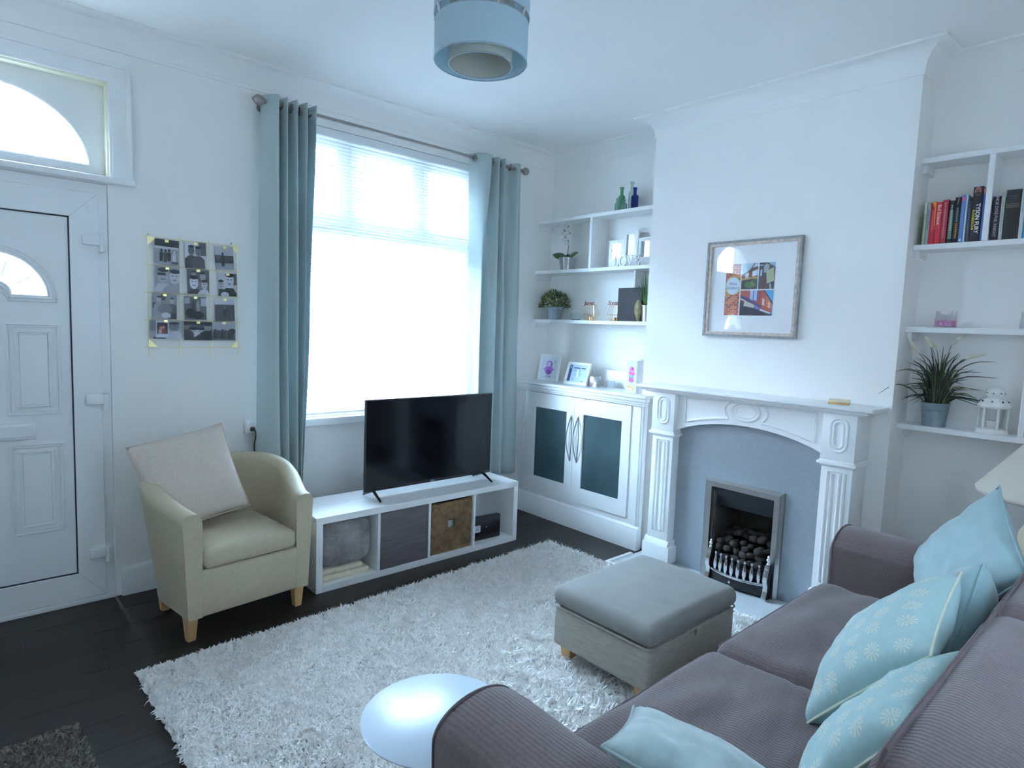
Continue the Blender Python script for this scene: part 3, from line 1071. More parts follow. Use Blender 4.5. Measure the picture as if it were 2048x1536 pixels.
for row_, (xr, zr, n) in enumerate(((-0.385, 0.190, 6), (-0.340, 0.222, 6), (-0.285, 0.255, 6), (-0.23, 0.288, 6), (-0.17, 0.31, 6), (-0.34, 0.252, 4))):
    for k in range(n):
        o = bpy.data.objects.new('coal', coal_meshes[random.randrange(4)]); COL.objects.link(o); o.parent = gf
        yy = fy0 + 0.055 + (fy1 - fy0 - 0.11) * (k + 0.5 * (row_ % 2) * 0.6) / (n - 0.7)
        s_ = random.uniform(0.036, 0.058)
        o.location = Vector((xr + random.uniform(-.012, .012), min(max(yy, fy0 + .05), fy1 - .05), zr + random.uniform(-.008, .010))) - gf.location
        o.scale = (s_, s_ * random.uniform(1.0, 1.35), s_ * random.uniform(0.65, 0.9))
        o.rotation_euler = (random.uniform(-.4, .4), random.uniform(-.4, .4), random.uniform(0, 6))
# fret
FRX = -0.420
b = B()
n = 16
pts = []
ya, yb_ = -2.185, -1.868
for k in range(n + 1):
    t = k / n * 2 - 1
    pts.append((FRX - 0.030 * (1 - t * t), (ya + yb_) / 2 + t * (yb_ - ya) / 2))
outl = [(p[0], p[1]) for p in pts] + [(p[0] + 0.012, p[1]) for p in reversed(pts)]
prism(b, outl, (0, 0, HZ + 0.012), (1, 0, 0), (0, 1, 0), (0, 0, 0.065))
for yy in (ya + 0.03, (ya + yb_) / 2, yb_ - 0.03):
    pass
fb = obj('fret_base', b, BLACKM, gf)
b = B(); tube(b, [(p[0] - 0.004, p[1], 0.112 - 0.006 * (1 - ((k / n) * 2 - 1) ** 2)) for k, p in enumerate(pts)], 0.008, 10)
obj('fret_rail', b, CHROME, fb)
b = B(); lathe(b, [(0, -0.01), (0.008, -0.008), (0.010, 0.0), (0.007, 0.009), (0, 0.011)], seg=12)
b.transform(Matrix.Translation((FRX - 0.038, (ya + yb_) / 2 + 0.02, 0.080)) @ Matrix.Rotation(-PI / 2, 4, 'Y'))
obj('fret_knob', b, CHROME, fb)
bal = [(0, 0), (0.006, 0.0), (0.010, 0.012), (0.013, 0.03), (0.0125, 0.05), (0.0085, 0.072), (0.0055, 0.086), (0.004, 0.092), (0.0078, 0.097), (0.0085, 0.103), (0.006, 0.109), (0, 0.112)]
first = None
for k in range(8):
    t = (k + 0.5) / 8 * 2 - 1
    p = (FRX - 0.030 * (1 - t * t), (ya + yb_) / 2 + t * (yb_ - ya) / 2 * 0.95)
    if first is None:
        b = B(); lathe(b, bal, seg=12)
        first = obj('fret_bar', b, CHROME, gf, local=True); o = first
    else:
        o = first.copy(); COL.objects.link(o)
    o.location = Vector((p[0], p[1], 0.112)) - gf.location
    b = None
b = B(); 
for k in range(8):
    pass
tube(b, [(p[0] + 0.014, p[1], 0.150) for p in pts], 0.004, 6)
tube(b, [(p[0] + 0.014, p[1], 0.175) for p in pts], 0.004, 6)
obj('fret_grid', b, BLACKM, gf)
for yy, sg in ((yb_ + 0.016, 1), (ya - 0.016, -1)):
    outline = [(0.0, HZ), (-0.020, HZ), (-0.028, HZ + 0.012), (-0.016, HZ + 0.045), (-0.012, HZ + 0.075), (-0.026, HZ + 0.105), (-0.024, HZ + 0.14), (-0.010, HZ + 0.175), (-0.006, HZ + 0.195), (0.022, HZ + 0.195), (0.03, HZ)]
    b = B(); prism(b, outline, (FRX, yy - 0.009, 0), (1, 0, 0), (0, 0, 1), (0, 0.018, 0))
    post = obj('fret_post', b, BLACKM, gf)
    b = B(); prism(b, [(u - 0.002, v) for u, v in outline[1:9]] + [(u + 0.006, v) for u, v in reversed(outline[1:9])], (FRX, yy - 0.012, 0), (1, 0, 0), (0, 0, 1), (0, 0.024, 0))
    obj('chrome_face', b, CHROME, post)
    b = B(); lathe(b, [(0, 0), (0.010, 0.0), (0.011, 0.006), (0.006, 0.012), (0.012, 0.022), (0.012, 0.030), (0.006, 0.038), (0.008, 0.044), (0.004, 0.052), (0, 0.054)], (FRX + 0.006, yy, HZ + 0.195), 14)
    obj('finial', b, CHROME, post)

# coaster box on the mantel
cb_ = thing('coaster_stack', 'small stack of pale wooden coasters lying on the mantelpiece', 'coasters', (-0.345, -2.47, 1.154), 0.3)
b = rbox(-0.048, 0.048, -0.048, 0.048, 0.0, 0.011, 0.002, 2); obj('coaster', b, OAK, cb_, local=True)
b = rbox(-0.047, 0.049, -0.048, 0.048, 0.011, 0.022, 0.002, 2); obj('coaster', b, mat('pale_birch', (0.74, 0.66, 0.46), 0.5, var=.1, scale=20), cb_, local=True)

# framed print over the mantel
FRW = mat('weathered_grey_wood', (0.30, 0.31, 0.31), 0.55, var=0.35, scale=30, stretch=(1, 8, 1))
FRIN = mat('bleached_wood_slip', (0.58, 0.47, 0.40), 0.5, var=0.25, scale=40)
pt = thing('framed_print', 'weathered wooden frame with a four panel brick street print', 'picture', (XC, -1.895, 1.475))
py0, py1, pz0, pz1 = -2.185, -1.612, 1.475, 2.041
def frame_x(y0, y1, z0, z1, w, x0, x1):
    bb = B()
    O_ = [(y0, z0), (y1, z0), (y1, z1), (y0, z1)]
    I_ = [(y0 + w, z0 + w), (y1 - w, z0 + w), (y1 - w, z1 - w), (y0 + w, z1 - w)]
    for k in range(4):
        k2 = (k + 1) % 4
        prism(bb, [O_[k], O_[k2], I_[k2], I_[k]], (x0, 0, 0), (0, 1, 0), (0, 0, 1), (x1 - x0, 0, 0))
    return bb
obj('frame', frame_x(py0, py1, pz0, pz1, 0.013, XC - 0.026, XC - 0.001), FRW, pt)
obj('inner_slip', frame_x(py0 + 0.013, py1 - 0.013, pz0 + 0.013, pz1 - 0.013, 0.016, XC - 0.022, XC - 0.001), FRIN, pt)
b = B(); box(b, XC - 0.008, XC - 0.002, py0 + 0.02, py1 - 0.02, pz0 + 0.02, pz1 - 0.02)
obj('mount_board', b, mat('mount_card', (0.92, 0.93, 0.95), 0.7, var=0.01), pt)
# printed panels; u runs along -y (to the right), v up
def panel_shapes():
    S = []
    W_, H_ = 0.320, 0.325
    bx = 0.100
    # brick strip
    S.append(((196, 170, 150), rect(0, bx, 0, H_)))
    random.seed(11)
    nrow = 22
    for r in range(nrow):
        z0 = H_ * r / nrow
        u = -0.02 if r % 2 else -0.037
        while u < bx:
            c = random.choice([(168, 66, 46), (190, 84, 54), (140, 52, 44), (178, 74, 60), (206, 122, 70), (120, 60, 52), (188, 60, 50)])
            u0, u1 = max(u, 0), min(u + 0.031, bx)
            if u1 - u0 > 0.002:
                S.append((c, rect(u0 + 0.0007, u1 - 0.0007, z0 + 0.0012, z0 + H_ / nrow - 0.0012)))
            u += 0.034
    c_ = [(min(x, bx), y_) for x, y_ in ellipse(0.0525, 0.187, 0.053, 0.060, 36)]
    S.append(((170, 190, 130), c_))
    S.append(((222, 230, 244), [(min(x, bx), y_) for x, y_ in ellipse(0.0525, 0.187, 0.047, 0.0535, 36)]))
    g = 0.007
    # gabled houses
    u0, u1, v0, v1 = bx + g, bx + g + 0.105, 0.163, H_
    w_, h_ = u1 - u0, v1 - v0
    def q(c, pts):
        S.append((c, [(u0 + w_ * a, v0 + h_ * e) for a, e in pts]))
    q((178, 206, 222), [(0, 0), (1, 0), (1, 1), (0, 1)])
    q((142, 74, 62), [(0, .35), (1, .35), (1, .80), (.55, .66), (0, .58)])
    q((84, 60, 66), [(.5, .74), (.75, 1), (.8, 1), (1, .86), (1, .80), (.56, .66), (0.1, .55), (0.1, .60)])
    q((206, 206, 216), [(.66, .82), (.80, .97), (1, .97), (1, .88)])
    q((196, 218, 232), [(.22, .42), (.44, .44), (.44, .64), (.22, .58)])
    q((196, 214, 230), [(.66, .48), (1, .54), (1, .76), (.66, .68)])
    q((150, 66, 54), [(.48, .40), (.62, .42), (.62, .72), (.48, .68)])
    q((176, 150, 96), [(0, .36), (1, .40), (1, .48), (0, .42)])
    q((58, 62, 44), [(0, 0), (1, 0), (1, .40), (.7, .42), (.4, .36), (0, .34)])
    q((84, 118, 66), ellipse(.55, .17, .36, .12, 16))
    q((70, 58, 78), [(.0, .0), (1, .0), (1, .07), (0, .05)])
    # dark bay with a board
    u0, u1 = u1 + g, u1 + g + 0.101
    w_ = u1 - u0
    q((70, 72, 84), [(0, 0), (1, 0), (1, 1), (0, 1)])
    q((160, 184, 216), [(0, .93), (.25, .92), (.5, 1), (1, 1), (1, .82), (.8, .9), (0, .88)])
    q((96, 92, 96), ellipse(.48, .84, .26, .16, 18))
    q((172, 180, 178), [(.30, .62), (.62, .62), (.62, .90), (.46, .97), (.32, .88)])
    q((104, 52, 50), [(.2, 0), (.46, 0), (.46, .45), (.2, .40)])
    q((184, 204, 206), [(.08, .5), (.2, .5), (.2, .75), (.08, .72)])
    q((184, 190, 152), [(.54, .20), (.98, .30), (.92, .82), (.46, .66)])
    q((200, 190, 170), [(.74, 0), (.84, 0), (.78, .22), (.70, .20)])
    # shop row
    u0, u1, v0, v1 = bx + g, 0.321, 0.0, 0.156
    w_, h_ = u1 - u0, v1 - v0
    q((92, 170, 222), [(0, 0), (1, 0), (1, 1), (0, 1)])
    q((166, 74, 60), [(0, .4), (.98, .12), (.98, .48), (.70, 1), (0, 1)])
    q((196, 108, 82), [(.80, .35), (.98, .25), (.98, .46), (.80, .84)])
    q((50, 52, 70), [(.70, 1), (.74, 1), (1, .50), (1, .42)])
    for a in (.30, .42):
        q((166, 190, 228), [(a, .62), (a + .09, .58), (a + .09, 1), (a, 1)])
        q((80, 86, 150), [(a + .095, .56), (a + .125, .55), (a + .125, 1), (a + .095, 1)])
    q((150, 50, 50), [(.56, .50), (.63, .44), (.63, 1), (.56, 1)])
    q((214, 200, 196), [(.68, .42), (.75, .38), (.75, .64), (.68, .70)])
    q((224, 186, 160), [(.86, .32), (.92, .28), (.92, .5), (.86, .56)])
    q((52, 58, 76), [(0, .60), (.98, .08), (.98, 0), (0, 0)])
    q((70, 62, 110), [(0, .82), (.30, .66), (.66, .40), (.66, .30), (.3, .52), (0, .72)])
    q((216, 218, 214), [(0, .70), (.20, .58), (.20, .54), (0, .66)])
    q((196, 196, 186), [(.14, .60), (.45, .42), (.45, .30), (.12, .38)])
    q((120, 112, 190), [(.46, .42), (.60, .34), (.60, .22), (.46, .28)])
    q((214, 214, 226), [(.62, .28), (.94, .12), (.94, .06), (.62, .20)])
    q((40, 44, 60), [(0, 0), (.78, 0), (.78, .08), (.40, .26), (0, .34)])
    return S
printM = axes_matrix((XC - 0.0085, -1.738, 1.603), (0, -1, 0), (0, 0, 1)) @ Matrix.Diagonal((0.93, 0.93, 1, 1))
pr_ = print_sheet('print', panel_shapes(), printM, pt, layer=0.00001)
INK = mat('blue_grey_ink', (0.10, 0.12, 0.22), 0.6)
for s_, v_, sz in (('West', 0.199, 0.024), ('Didsbury', 0.173, 0.024)):
    b = text_bm(s_, sz, 0.0002); b.transform(printM @ Matrix.Translation((0.0515, v_, 0.0014)))
    obj('lettering', b, INK, pr_)
b = B(); b.faces.new([b.verts.new((XC - 0.0125, y_, z_)) for y_, z_ in ((py0 + 0.02, pz0 + 0.02), (py1 - 0.02, pz0 + 0.02), (py1 - 0.02, pz1 - 0.02), (py0 + 0.02, pz1 - 0.02))])
obj('glass', b, PICGLASS, pt)

# ------------------------------------------------------------------ built-in cupboard
CX = -0.30
FROST = mat('frosted_dark_glass', (0.030, 0.060, 0.070), 0.30, var=0.25, scale=3, col2=(0.060, 0.105, 0.115), spec=0.6)
cp = thing('alcove_cupboard', 'white built-in alcove cupboard with two frosted glass doors', 'cupboard', (-0.15, -0.6, 0))
CE = -1.245
b = B()
for y0, y1, z0, z1 in cells([(-1.141, -0.107, 0.200, 0.984)], CE, 0.0, 0.0, 1.03):
    box(b, CX, CX + 0.035, y0, y1, z0, z1)
box(b, CX + 0.035, -0.02, Y1 + 0.004, Y1 + 0.02, 0.0, 1.03)
box(b, CX + 0.035, -0.02, -0.02, -0.002, 0.0, 1.03)
box(b, -0.02, -0.004, Y1 + 0.01, -0.002, 0.0, 1.03)
box(b, CX + 0.035, -0.02, Y1 + 0.01, -0.002, 0.17, 0.19)
obj('carcass', b, GLOSS, cp)
b = B()
for d, z0, z1 in ((0.018, 0.985, 1.000), (0.028, 1.000, 1.018), (0.040, 1.018, 1.040)):
    rbox(CX - d + 0.004, CX + 0.02, CE - d * 0.6, 0.0, z0, z1, 0.005, 2, b)
obj('cornice_moulding', b, GLOSS, cp)
b = rbox(CX - 0.045, XC - 0.001, CE - 0.03, 0.0, 1.040, 1.062, 0.006, 3)
rbox(XC - 0.002, 0.0, Y1, 0.0, 1.040, 1.062, 0.001, 1, b)
obj('cupboard_top', b, GLOSS, cp)
b = B()
prism(b, [(CX, 0), (CX - 0.022, 0), (CX - 0.022, 0.125), (CX - 0.016, 0.135), (CX - 0.014, 0.150), (CX, 0.165)], (0, CE - 0.004, 0), (1, 0, 0), (0, 0, 1), (0, -CE + 0.004, 0))
obj('plinth', b, GLOSS, cp)
for yy in (CE + 0.006, CE + 0.022, -0.088, -0.072, -0.05):
    b = rbox(CX - 0.008, CX, yy, yy + 0.010, 0.165, 0.985, 0.003, 1)
    obj('reeded_stile', b, GLOSS, cp)
for (dy1, dy0, py1_, py0_, hy) in ((-0.109, -0.622, -0.208, -0.548, -0.600), (-0.6245, -1.139, -0.713, -1.066, -0.668)):
    b = B()
    for y0, y1, z0, z1 in cells([(py0_, py1_, 0.313, 0.866)], dy0, dy1, 0.203, 0.981):
        box(b, CX - 0.010, CX + 0.014, y0, y1, z0, z1)
    d_ = obj('door', b, GLOSS, cp)
    b = B(); box(b, CX + 0.002, CX + 0.007, py0_ - 0.004, py1_ + 0.004, 0.309, 0.870)
    obj('glass_panel', b, FROST, d_)
    b = B()
    for sg in (-1, 1):
        pts = [(CX - 0.012 - 0.020 * math.sin(PI * t), hy + sg * 0.027 * math.sin(PI * t), 0.50 + 0.345 * t) for t in [k / 16 for k in range(17)]]
        tube(b, pts, 0.0038, 8)
    obj('handle', b, mat('pewter', (0.30, 0.29, 0.30), 0.3, metal=1.0), d_)

# ------------------------------------------------------------------ alcove shelves
def shelf_set(name, label, boards, dividers, y0, y1, xf, battens):
    t = thing(name, label, 'shelves', (0, (y0 + y1) / 2, boards[-1] - 0.03))
    for z in boards:
        b = rbox(xf, 0.0, y0, y1, z - 0.026, z, 0.002, 1); obj('shelf', b, GLOSS, t)
    for (yc, z0, z1, w_, xd) in dividers:
        b = rbox(xd, 0.0, yc - w_ / 2, yc + w_ / 2, z0, z1, 0.002, 1); obj('divider', b, GLOSS, t)
    for z, yy, sg in battens:
        b = rbox(xf + 0.03, 0.0, yy, yy + sg * 0.022, z - 0.066, z - 0.026, 0.003, 1) if sg > 0 else rbox(xf + 0.03, 0.0, yy + sg * 0.022, yy, z - 0.066, z - 0.026, 0.003, 1)
        obj('batten', b, GLOSS, t)
    return t
SL = [2.340, 1.943, 1.555]
SR = [2.380, 1.963, 1.558, 1.070]
shelf_set('alcove_shelves', 'three white alcove shelves with dividers above the glass-door cupboard', SL, [(-0.582, 1.943, 2.314, 0.022, -0.175), (-0.950, 1.555, 1.917, 0.018, -0.106)], Y1, 0.0, -0.176,
          [(z, 0.0, -1) for z in SL] + [(SL[0], Y1, 1)])
shelf_set('alcove_shelves', 'four white alcove shelves holding books, candles and lantern', SR, [(-2.966, 1.963, 2.354, 0.024, -0.149), (-3.175, 1.070, 1.532, 0.022, -0.149)], YB, Y2, -0.150,
          [(z, Y2, -1) for z in SR])

# ------------------------------------------------------------------ soft furnishing helpers
def pillow_bm(w, h, t, n=26, seed=0, pinch=0.07, wrinkle=0.006, power=0.42):
    """a stuffed square cushion in its own xy plane, thickness along z"""
    b = B()
    top, bot = {}, {}
    for i in range(n + 1):
        for j in range(n + 1):
            u, v = i / n * 2 - 1, j / n * 2 - 1
            x = w / 2 * u * (1 - pinch * (1 - v * v) * abs(u) ** 3)
            y_ = h / 2 * v * (1 - pinch * (1 - u * u) * abs(v) ** 3)
            e = max(0.0, (1 - u * u) * (1 - v * v))
            z = t / 2 * e ** power
            edge = e < 1e-9
            wr = noise.noise(Vector((x * 9 + seed, y_ * 9, seed * 2.3))) * wrinkle + noise.noise(Vector((x * 22, y_ * 22 + seed, 1.0))) * wrinkle * 0.5
            wr *= min(1, e * 6)
            top[i, j] = b.verts.new((x, y_, z + wr))
            bot[i, j] = top[i, j] if edge else b.verts.new((x, y_, -z + noise.noise(Vector((x * 8 + seed, y_ * 8, 7.7))) * wrinkle * min(1, e * 6)))
    for i in range(n):
        for j in range(n):
            b.faces.new((top[i, j], top[i + 1, j], top[i + 1, j + 1], top[i, j + 1]))
            f = (bot[i, j + 1], bot[i + 1, j + 1], bot[i + 1, j], bot[i, j])
            b.faces.new(f)
    return b

def pillow_edge(w, h, pinch, n=16):
    pts = []
    for k in range(n):
        pts.append((k / n * 2 - 1, -1))
    for k in range(n):
        pts.append((1, k / n * 2 - 1))
    for k in range(n):
        pts.append((1 - k / n * 2, 1))
    for k in range(n):
        pts.append((-1, 1 - k / n * 2))
    out = []
    for u, v in pts:
        out.append((w / 2 * u * (1 - pinch * (1 - v * v) * abs(u) ** 3), h / 2 * v * (1 - pinch * (1 - u * u) * abs(v) ** 3), 0))
    return out

def place(o, c, nrm, spin=0.0, upv=(0, 0, 1)):
    """put an object whose local z is its face normal at c, facing nrm, its local y as upright as possible, then spun"""
    nrm = Vector(nrm).normalized()
    upv = Vector(upv)
    y_ = (upv - nrm * upv.dot(nrm)).normalized()
    x = y_.cross(nrm)
    m = Matrix((x, y_, nrm)).transposed().to_4x4() @ Matrix.Rotation(spin, 4, 'Z')
    m.translation = Vector(c)
    o.matrix_world = m
    bpy.context.view_layer.update()

def cushion(name, label, m, w, h, t, c, nrm, spin, seed, group=None, pinch=0.07, piping=None, wrinkle=0.006, power=0.42):
    o = bpy.data.objects.new(name, None)
    COL.objects.link(o)
    o.empty_display_size = 0.1
    place(o, c, nrm, spin)
    tag(o, label, 'cushion', group)
    b = pillow_bm(w, h, t, seed=seed, pinch=pinch, wrinkle=wrinkle, power=power)
    obj('cover', b, m, o, local=True, ang=3)
    b = B(); tube(b, pillow_edge(w, h, pinch), 0.0035, 6, True)
    obj('seam_piping', b, piping or m, o, local=True)
    return o

def soft_box(x0, x1, y0, y1, z0, z1, r, crown=0.0, seed=0, wr=0.004, n=14, m=5, side_bulge=0.0):
    """an upholstered block: rounded edges, slightly crowned top, faint creases"""
    b = rbox(x0, x1, y0, y1, z0, z1, r, m)
    bmesh.ops.subdivide_edges(b, edges=[e for e in b.edges if e.calc_length() > (x1 - x0 + y1 - y0) / 9], cuts=n, use_grid_fill=True)
    cx, cy = (x0 + x1) / 2, (y0 + y1) / 2
    for v in b.verts:
        u = (v.co.x - cx) / ((x1 - x0) / 2); w = (v.co.y - cy) / ((y1 - y0) / 2)
        f = max(0, 1 - u * u) * max(0, 1 - w * w)
        if v.co.z > (z0 + z1) / 2:
            v.co.z += crown * f ** 0.7
            v.co.z += wr * noise.noise(Vector((v.co.x * 5 + seed, v.co.y * 9, seed))) * min(1, f * 8)
        if side_bulge:
            t = (v.co.z - z0) / (z1 - z0)
            k = side_bulge * max(0, 1 - (2 * t - 1) ** 2)
            v.co.x += math.copysign(k, u) * (abs(u) > 0.97) * max(0, 1 - w * w)
            v.co.y += math.copysign(k, w) * (abs(w) > 0.97) * max(0, 1 - u * u)
    return b

# ------------------------------------------------------------------ things on the shelves by the window
def glass_m(name, c, rough=0.05):
    return mat(name, c, rough, trans=0.85, ior=1.3, var=0.02)
def bottle(label, y_, x, h, r, neck, m, sq=False):
    z0 = SL[0]
    b = B()
    prof = [(0, 0), (r * 0.92, 0), (r, 0.004), (r, h * 0.58), (r * 0.9, h * 0.63), (neck, h * 0.70), (neck, h * 0.92), (neck * 1.35, h * 0.93), (neck * 1.35, h), (neck * 0.8, h), (neck * 0.7, h * 0.7), (r * 0.8, h * 0.58), (r * 0.82, 0.008), (0, 0.008)]
    lathe(b, prof, (0, 0, 0), 6 if sq else 18)
    b.transform(Matrix.Translation((x, y_, z0)))
    o = obj('glass_bottle', b, m)
    return tag(o, label, 'bottle', 'old glass bottles on the top shelf')
AQUA = glass_m('aqua_glass', (0.62, 0.80, 0.76)); GREENG = glass_m('green_glass', (0.30, 0.62, 0.40)); CLEARG = glass_m('clear_green_glass', (0.80, 0.90, 0.84)); BLUEG = glass_m('cobalt_glass', (0.05, 0.07, 0.42))
bottle('shortest pale aqua glass bottle beside the green bottle', -0.766, -0.115, 0.098, 0.0165, 0.007, AQUA, True)
bottle('pale aqua glass bottle standing just behind the green bottle', -0.772, -0.065, 0.122, 0.017, 0.008, AQUA)
bottle('bright green glass bottle on the top alcove shelf', -0.810, -0.120, 0.168, 0.026, 0.012, GREENG, True)
bottle('squat aqua glass ink bottle in front of the bottle group', -0.852, -0.140, 0.072, 0.021, 0.009, AQUA)
bottle('tallest clear glass bottle on the top alcove shelf', -0.880, -0.095, 0.202, 0.023, 0.011, CLEARG)
bottle('cobalt blue glass bottle at the end of the bottle group', -0.928, -0.120, 0.150, 0.025, 0.011, BLUEG, True)

LEAF = mat('dark_green_leaf', (0.055, 0.115, 0.045), 0.45, var=0.3, scale=20)
STEM = mat('brown_stem', (0.16, 0.09, 0.06), 0.6)
PETAL = mat('white_petal', (0.84, 0.84, 0.80), 0.6)
SOIL = mat('dark_soil', (0.03, 0.022, 0.016), 0.9, bump=0.5, bscale=80)
def pot_bm(r0, r1, h, seg=28):
    b = B()
    lathe(b, [(0, 0), (r0, 0), (r0, 0.004), (r0 + (r1 - r0) * 0.5, h * 0.5), (r1, h - 0.006), (r1 + 0.003, h - 0.004), (r1 + 0.003, h), (r1 - 0.003, h), (r0, 0.01), (0, 0.01)], (0, 0, 0), seg)
    return b
def leaf_blade(b, base, d, up, L, W_, droop=0.3, n=6, fold=0.15):
    """flat pointed leaf from base in direction d"""
    base, d, up = Vector(base), Vector(d).normalized(), Vector(up).normalized()
    s = d.cross(up).normalized()
    L_, R_, C_ = [], [], []
    for k in range(n + 1):
        t = k / n
        p = base + d * (L * t) + up * (L * (0.25 * t - droop * t * t))
        w = W_ / 2 * math.sin(PI * min(1, 0.08 + t * 0.92)) ** 0.8
        C_.append(b.verts.new(p - up * W_ * fold * math.sin(PI * t)))
        L_.append(b.verts.new(p + s * w)); R_.append(b.verts.new(p - s * w))
    for k in range(n):
        b.faces.new((L_[k], L_[k + 1], C_[k + 1], C_[k])); b.faces.new((C_[k], C_[k + 1], R_[k + 1], R_[k]))
    return b

# orchid
oz = SL[1]
ot = thing('orchid', 'white orchid with two broad leaves in a small shiny metal pot', 'plant', (-0.108, -0.292, oz))
b = pot_bm(0.050, 0.066, 0.098); obj('pot', b, STEEL, ot, local=True)
b = B(); lathe(b, [(0, 0.085), (0.055, 0.085), (0.055, 0.08), (0, 0.08)], seg=20); obj('soil', b, SOIL, ot, local=True)
for a, L in ((100, 0.145), (-96, 0.135), (150, 0.08), (-150, 0.07)):
    a = math.radians(a); b = B(); leaf_blade(b, (0, 0, 0.09), (math.cos(a), math.sin(a), 0.28), (-0.75, 0, 0.66), L, 0.062, 0.22)
    o = obj('leaf', b, LEAF, ot, local=True); o.modifiers.new('t', 'SOLIDIFY').thickness = 0.002
b = B(); sp = catmull([(0, 0, 0.085), (0.0, -0.004, 0.16), (-0.004, -0.018, 0.24), (-0.006, -0.012, 0.30), (-0.008, 0.012, 0.355)], 16); tube(b, sp, 0.0026, 6); obj('stem', b, STEM, ot, local=True)
random.seed(5)
for (fy, fz, s_) in ((-0.020, 0.226, 1.35), (0.012, 0.256, 1.35), (-0.034, 0.282, 1.3), (0.022, 0.308, 1.25), (-0.016, 0.336, 1.15)):
    b = B()
    for k in range(5):
        a = 2 * PI * k / 5 + 0.3
        leaf_blade(b, (0, 0, 0), (-0.25, math.cos(a), math.sin(a)), (-1, 0, 0), 0.034 * s_, 0.028 * s_, 0.1, 4)
    b.transform(Matrix.Translation((-0.012, fy, fz)))
    fl = obj('flower', b, PETAL, ot, local=True); fl.modifiers.new('t', 'SOLIDIFY').thickness = 0.0012
    b = B(); bmesh.ops.create_icosphere(b, subdivisions=1, radius=0.006, matrix=Matrix.Translation((-0.020, fy, fz))); obj('flower_centre', b, mat('mauve_centre', (0.25, 0.14, 0.16), .6), fl, local=True)

# folding mirror frame of three panels
MIRROR = mat('mirror_glass', (0.90, 0.91, 0.92), 0.015, metal=1.0, var=0.005)
tf = thing('triple_frame', 'white three panel mirrored photo frame behind the LOVE letters', 'photo frame', (-0.06, -0.86, SL[1]))
for (yc, w_, z0, z1, rz) in ((-0.742, 0.128, 0.0, 0.205, 0.06), (-0.872, 0.130, 0.0, 0.262, -0.02), (-1.002, 0.128, 0.0, 0.205, -0.08)):
    M = Matrix.Translation((-0.060, yc, SL[1])) @ Matrix.Rotation(rz, 4, 'Z')
    b = frame_x(-w_ / 2, w_ / 2, z0 + 0.045, z1, 0.024, -0.008, 0.008); box(b, -0.006, 0.006, -w_ / 2, w_ / 2, 0.0, 0.046); b.transform(M); pf = obj('panel_frame', b, MANTELW, tf)
    b = B(); box(b, -0.003, 0.003, -w_ / 2 + 0.023, w_ / 2 - 0.023, 0.068, z1 - 0.023); b.transform(M); obj('mirror', b, MIRROR, pf)

# LOVE letters cut from wood
lt = thing('love_letters', 'white wooden letters spelling LOVE on the middle shelf', 'sign', (-0.150, -0.90, SL[1]))
def letter(polys, y_):
    b = B()
    for pts in polys:
        prism(b, pts, (-0.156, y_, SL[1]), (0, -1, 0), (0, 0, 1), (0.014, 0, 0))
    obj('letter', b, MANTELW, lt)
hL = 0.075
letter([rect(0.010, 0.020, 0, hL), rect(0, 0.046, 0, 0.008), rect(0.0, 0.030, hL - 0.005, hL), rect(0.040, 0.046, 0, 0.022)], -0.792)
ring_o, ring_i = ellipse(0.034, hL / 2, 0.034, hL / 2 + 0.002, 32), ellipse(0.034, hL / 2, 0.024, hL / 2 - 0.007, 32)
letter([[ring_o[k], ring_o[(k + 1) % 32], ring_i[(k + 1) % 32], ring_i[k]] for k in range(32)], -0.842)
letter([[(0.004, hL), (0.015, hL), (0.034, 0.0), (0.028, 0.0)], [(0.050, hL), (0.058, hL), (0.034, 0), (0.028, 0)], rect(-0.002, 0.020, hL - 0.005, hL), rect(0.044, 0.064, hL - 0.005, hL)], -0.908)
letter([rect(0.008, 0.018, 0, hL), rect(0, 0.046, 0, 0.008), rect(0, 0.044, hL - 0.007, hL), rect(0.018, 0.036, hL * 0.48, hL * 0.48 + 0.007), rect(0.040, 0.046, 0, 0.022), rect(0.038, 0.044, hL - 0.022, hL), rect(0.031, 0.036, hL * 0.38, hL * 0.66)], -0.976)

# little boxwood plant
bt = thing('boxwood_plant', 'round leafy green plant in a zinc pot on the lowest alcove shelf', 'plant', (-0.098, -0.168, SL[2]))
b = pot_bm(0.052, 0.068, 0.105); obj('pot', b, GALV, bt, local=True)
b = B(); lathe(b, [(0, 0.09), (0.056, 0.09), (0.056, 0.08), (0, 0.08)], seg=20); obj('soil', b, SOIL, bt, local=True)
random.seed(21)
LEAFS = [mat('boxwood_leaf_%d' % k, c, 0.5, var=0.2, scale=60) for k, c in enumerate([(0.06, 0.105, 0.03), (0.20, 0.26, 0.08), (0.035, 0.065, 0.022)])]
bl = [B(), B(), B()]
for k in range(620):
    th, ph = random.uniform(0, 2 * PI), math.acos(random.uniform(-0.12, 1))
    r_ = random.uniform(0.45, 1.0) ** 0.5
    d = Vector((math.sin(ph) * math.cos(th), math.sin(ph) * math.sin(th), math.cos(ph)))
    p = Vector((min(d.x * 0.105 * r_, 0.088), d.y * 0.128 * r_, 0.108 + d.z * 0.125 * r_))
    q = (d + Vector((random.uniform(-.6, .6), random.uniform(-.6, .6), random.uniform(-.3, .7)))).normalized()
    up = Vector((random.uniform(-1, 1), random.uniform(-1, 1), random.uniform(0, 1)))
    if up.cross(q).length < 0.2:
        continue
    up = (up - q * up.dot(q))
    leaf_blade(bl[k % 3], p, q, up, random.uniform(0.020, 0.032), random.uniform(0.007, 0.011), 0.2, 3)
for k in range(3):
    o = obj('foliage', bl[k], LEAFS[k], bt, local=True, ang=3); o['kind'] = 'stuff'
b = B()
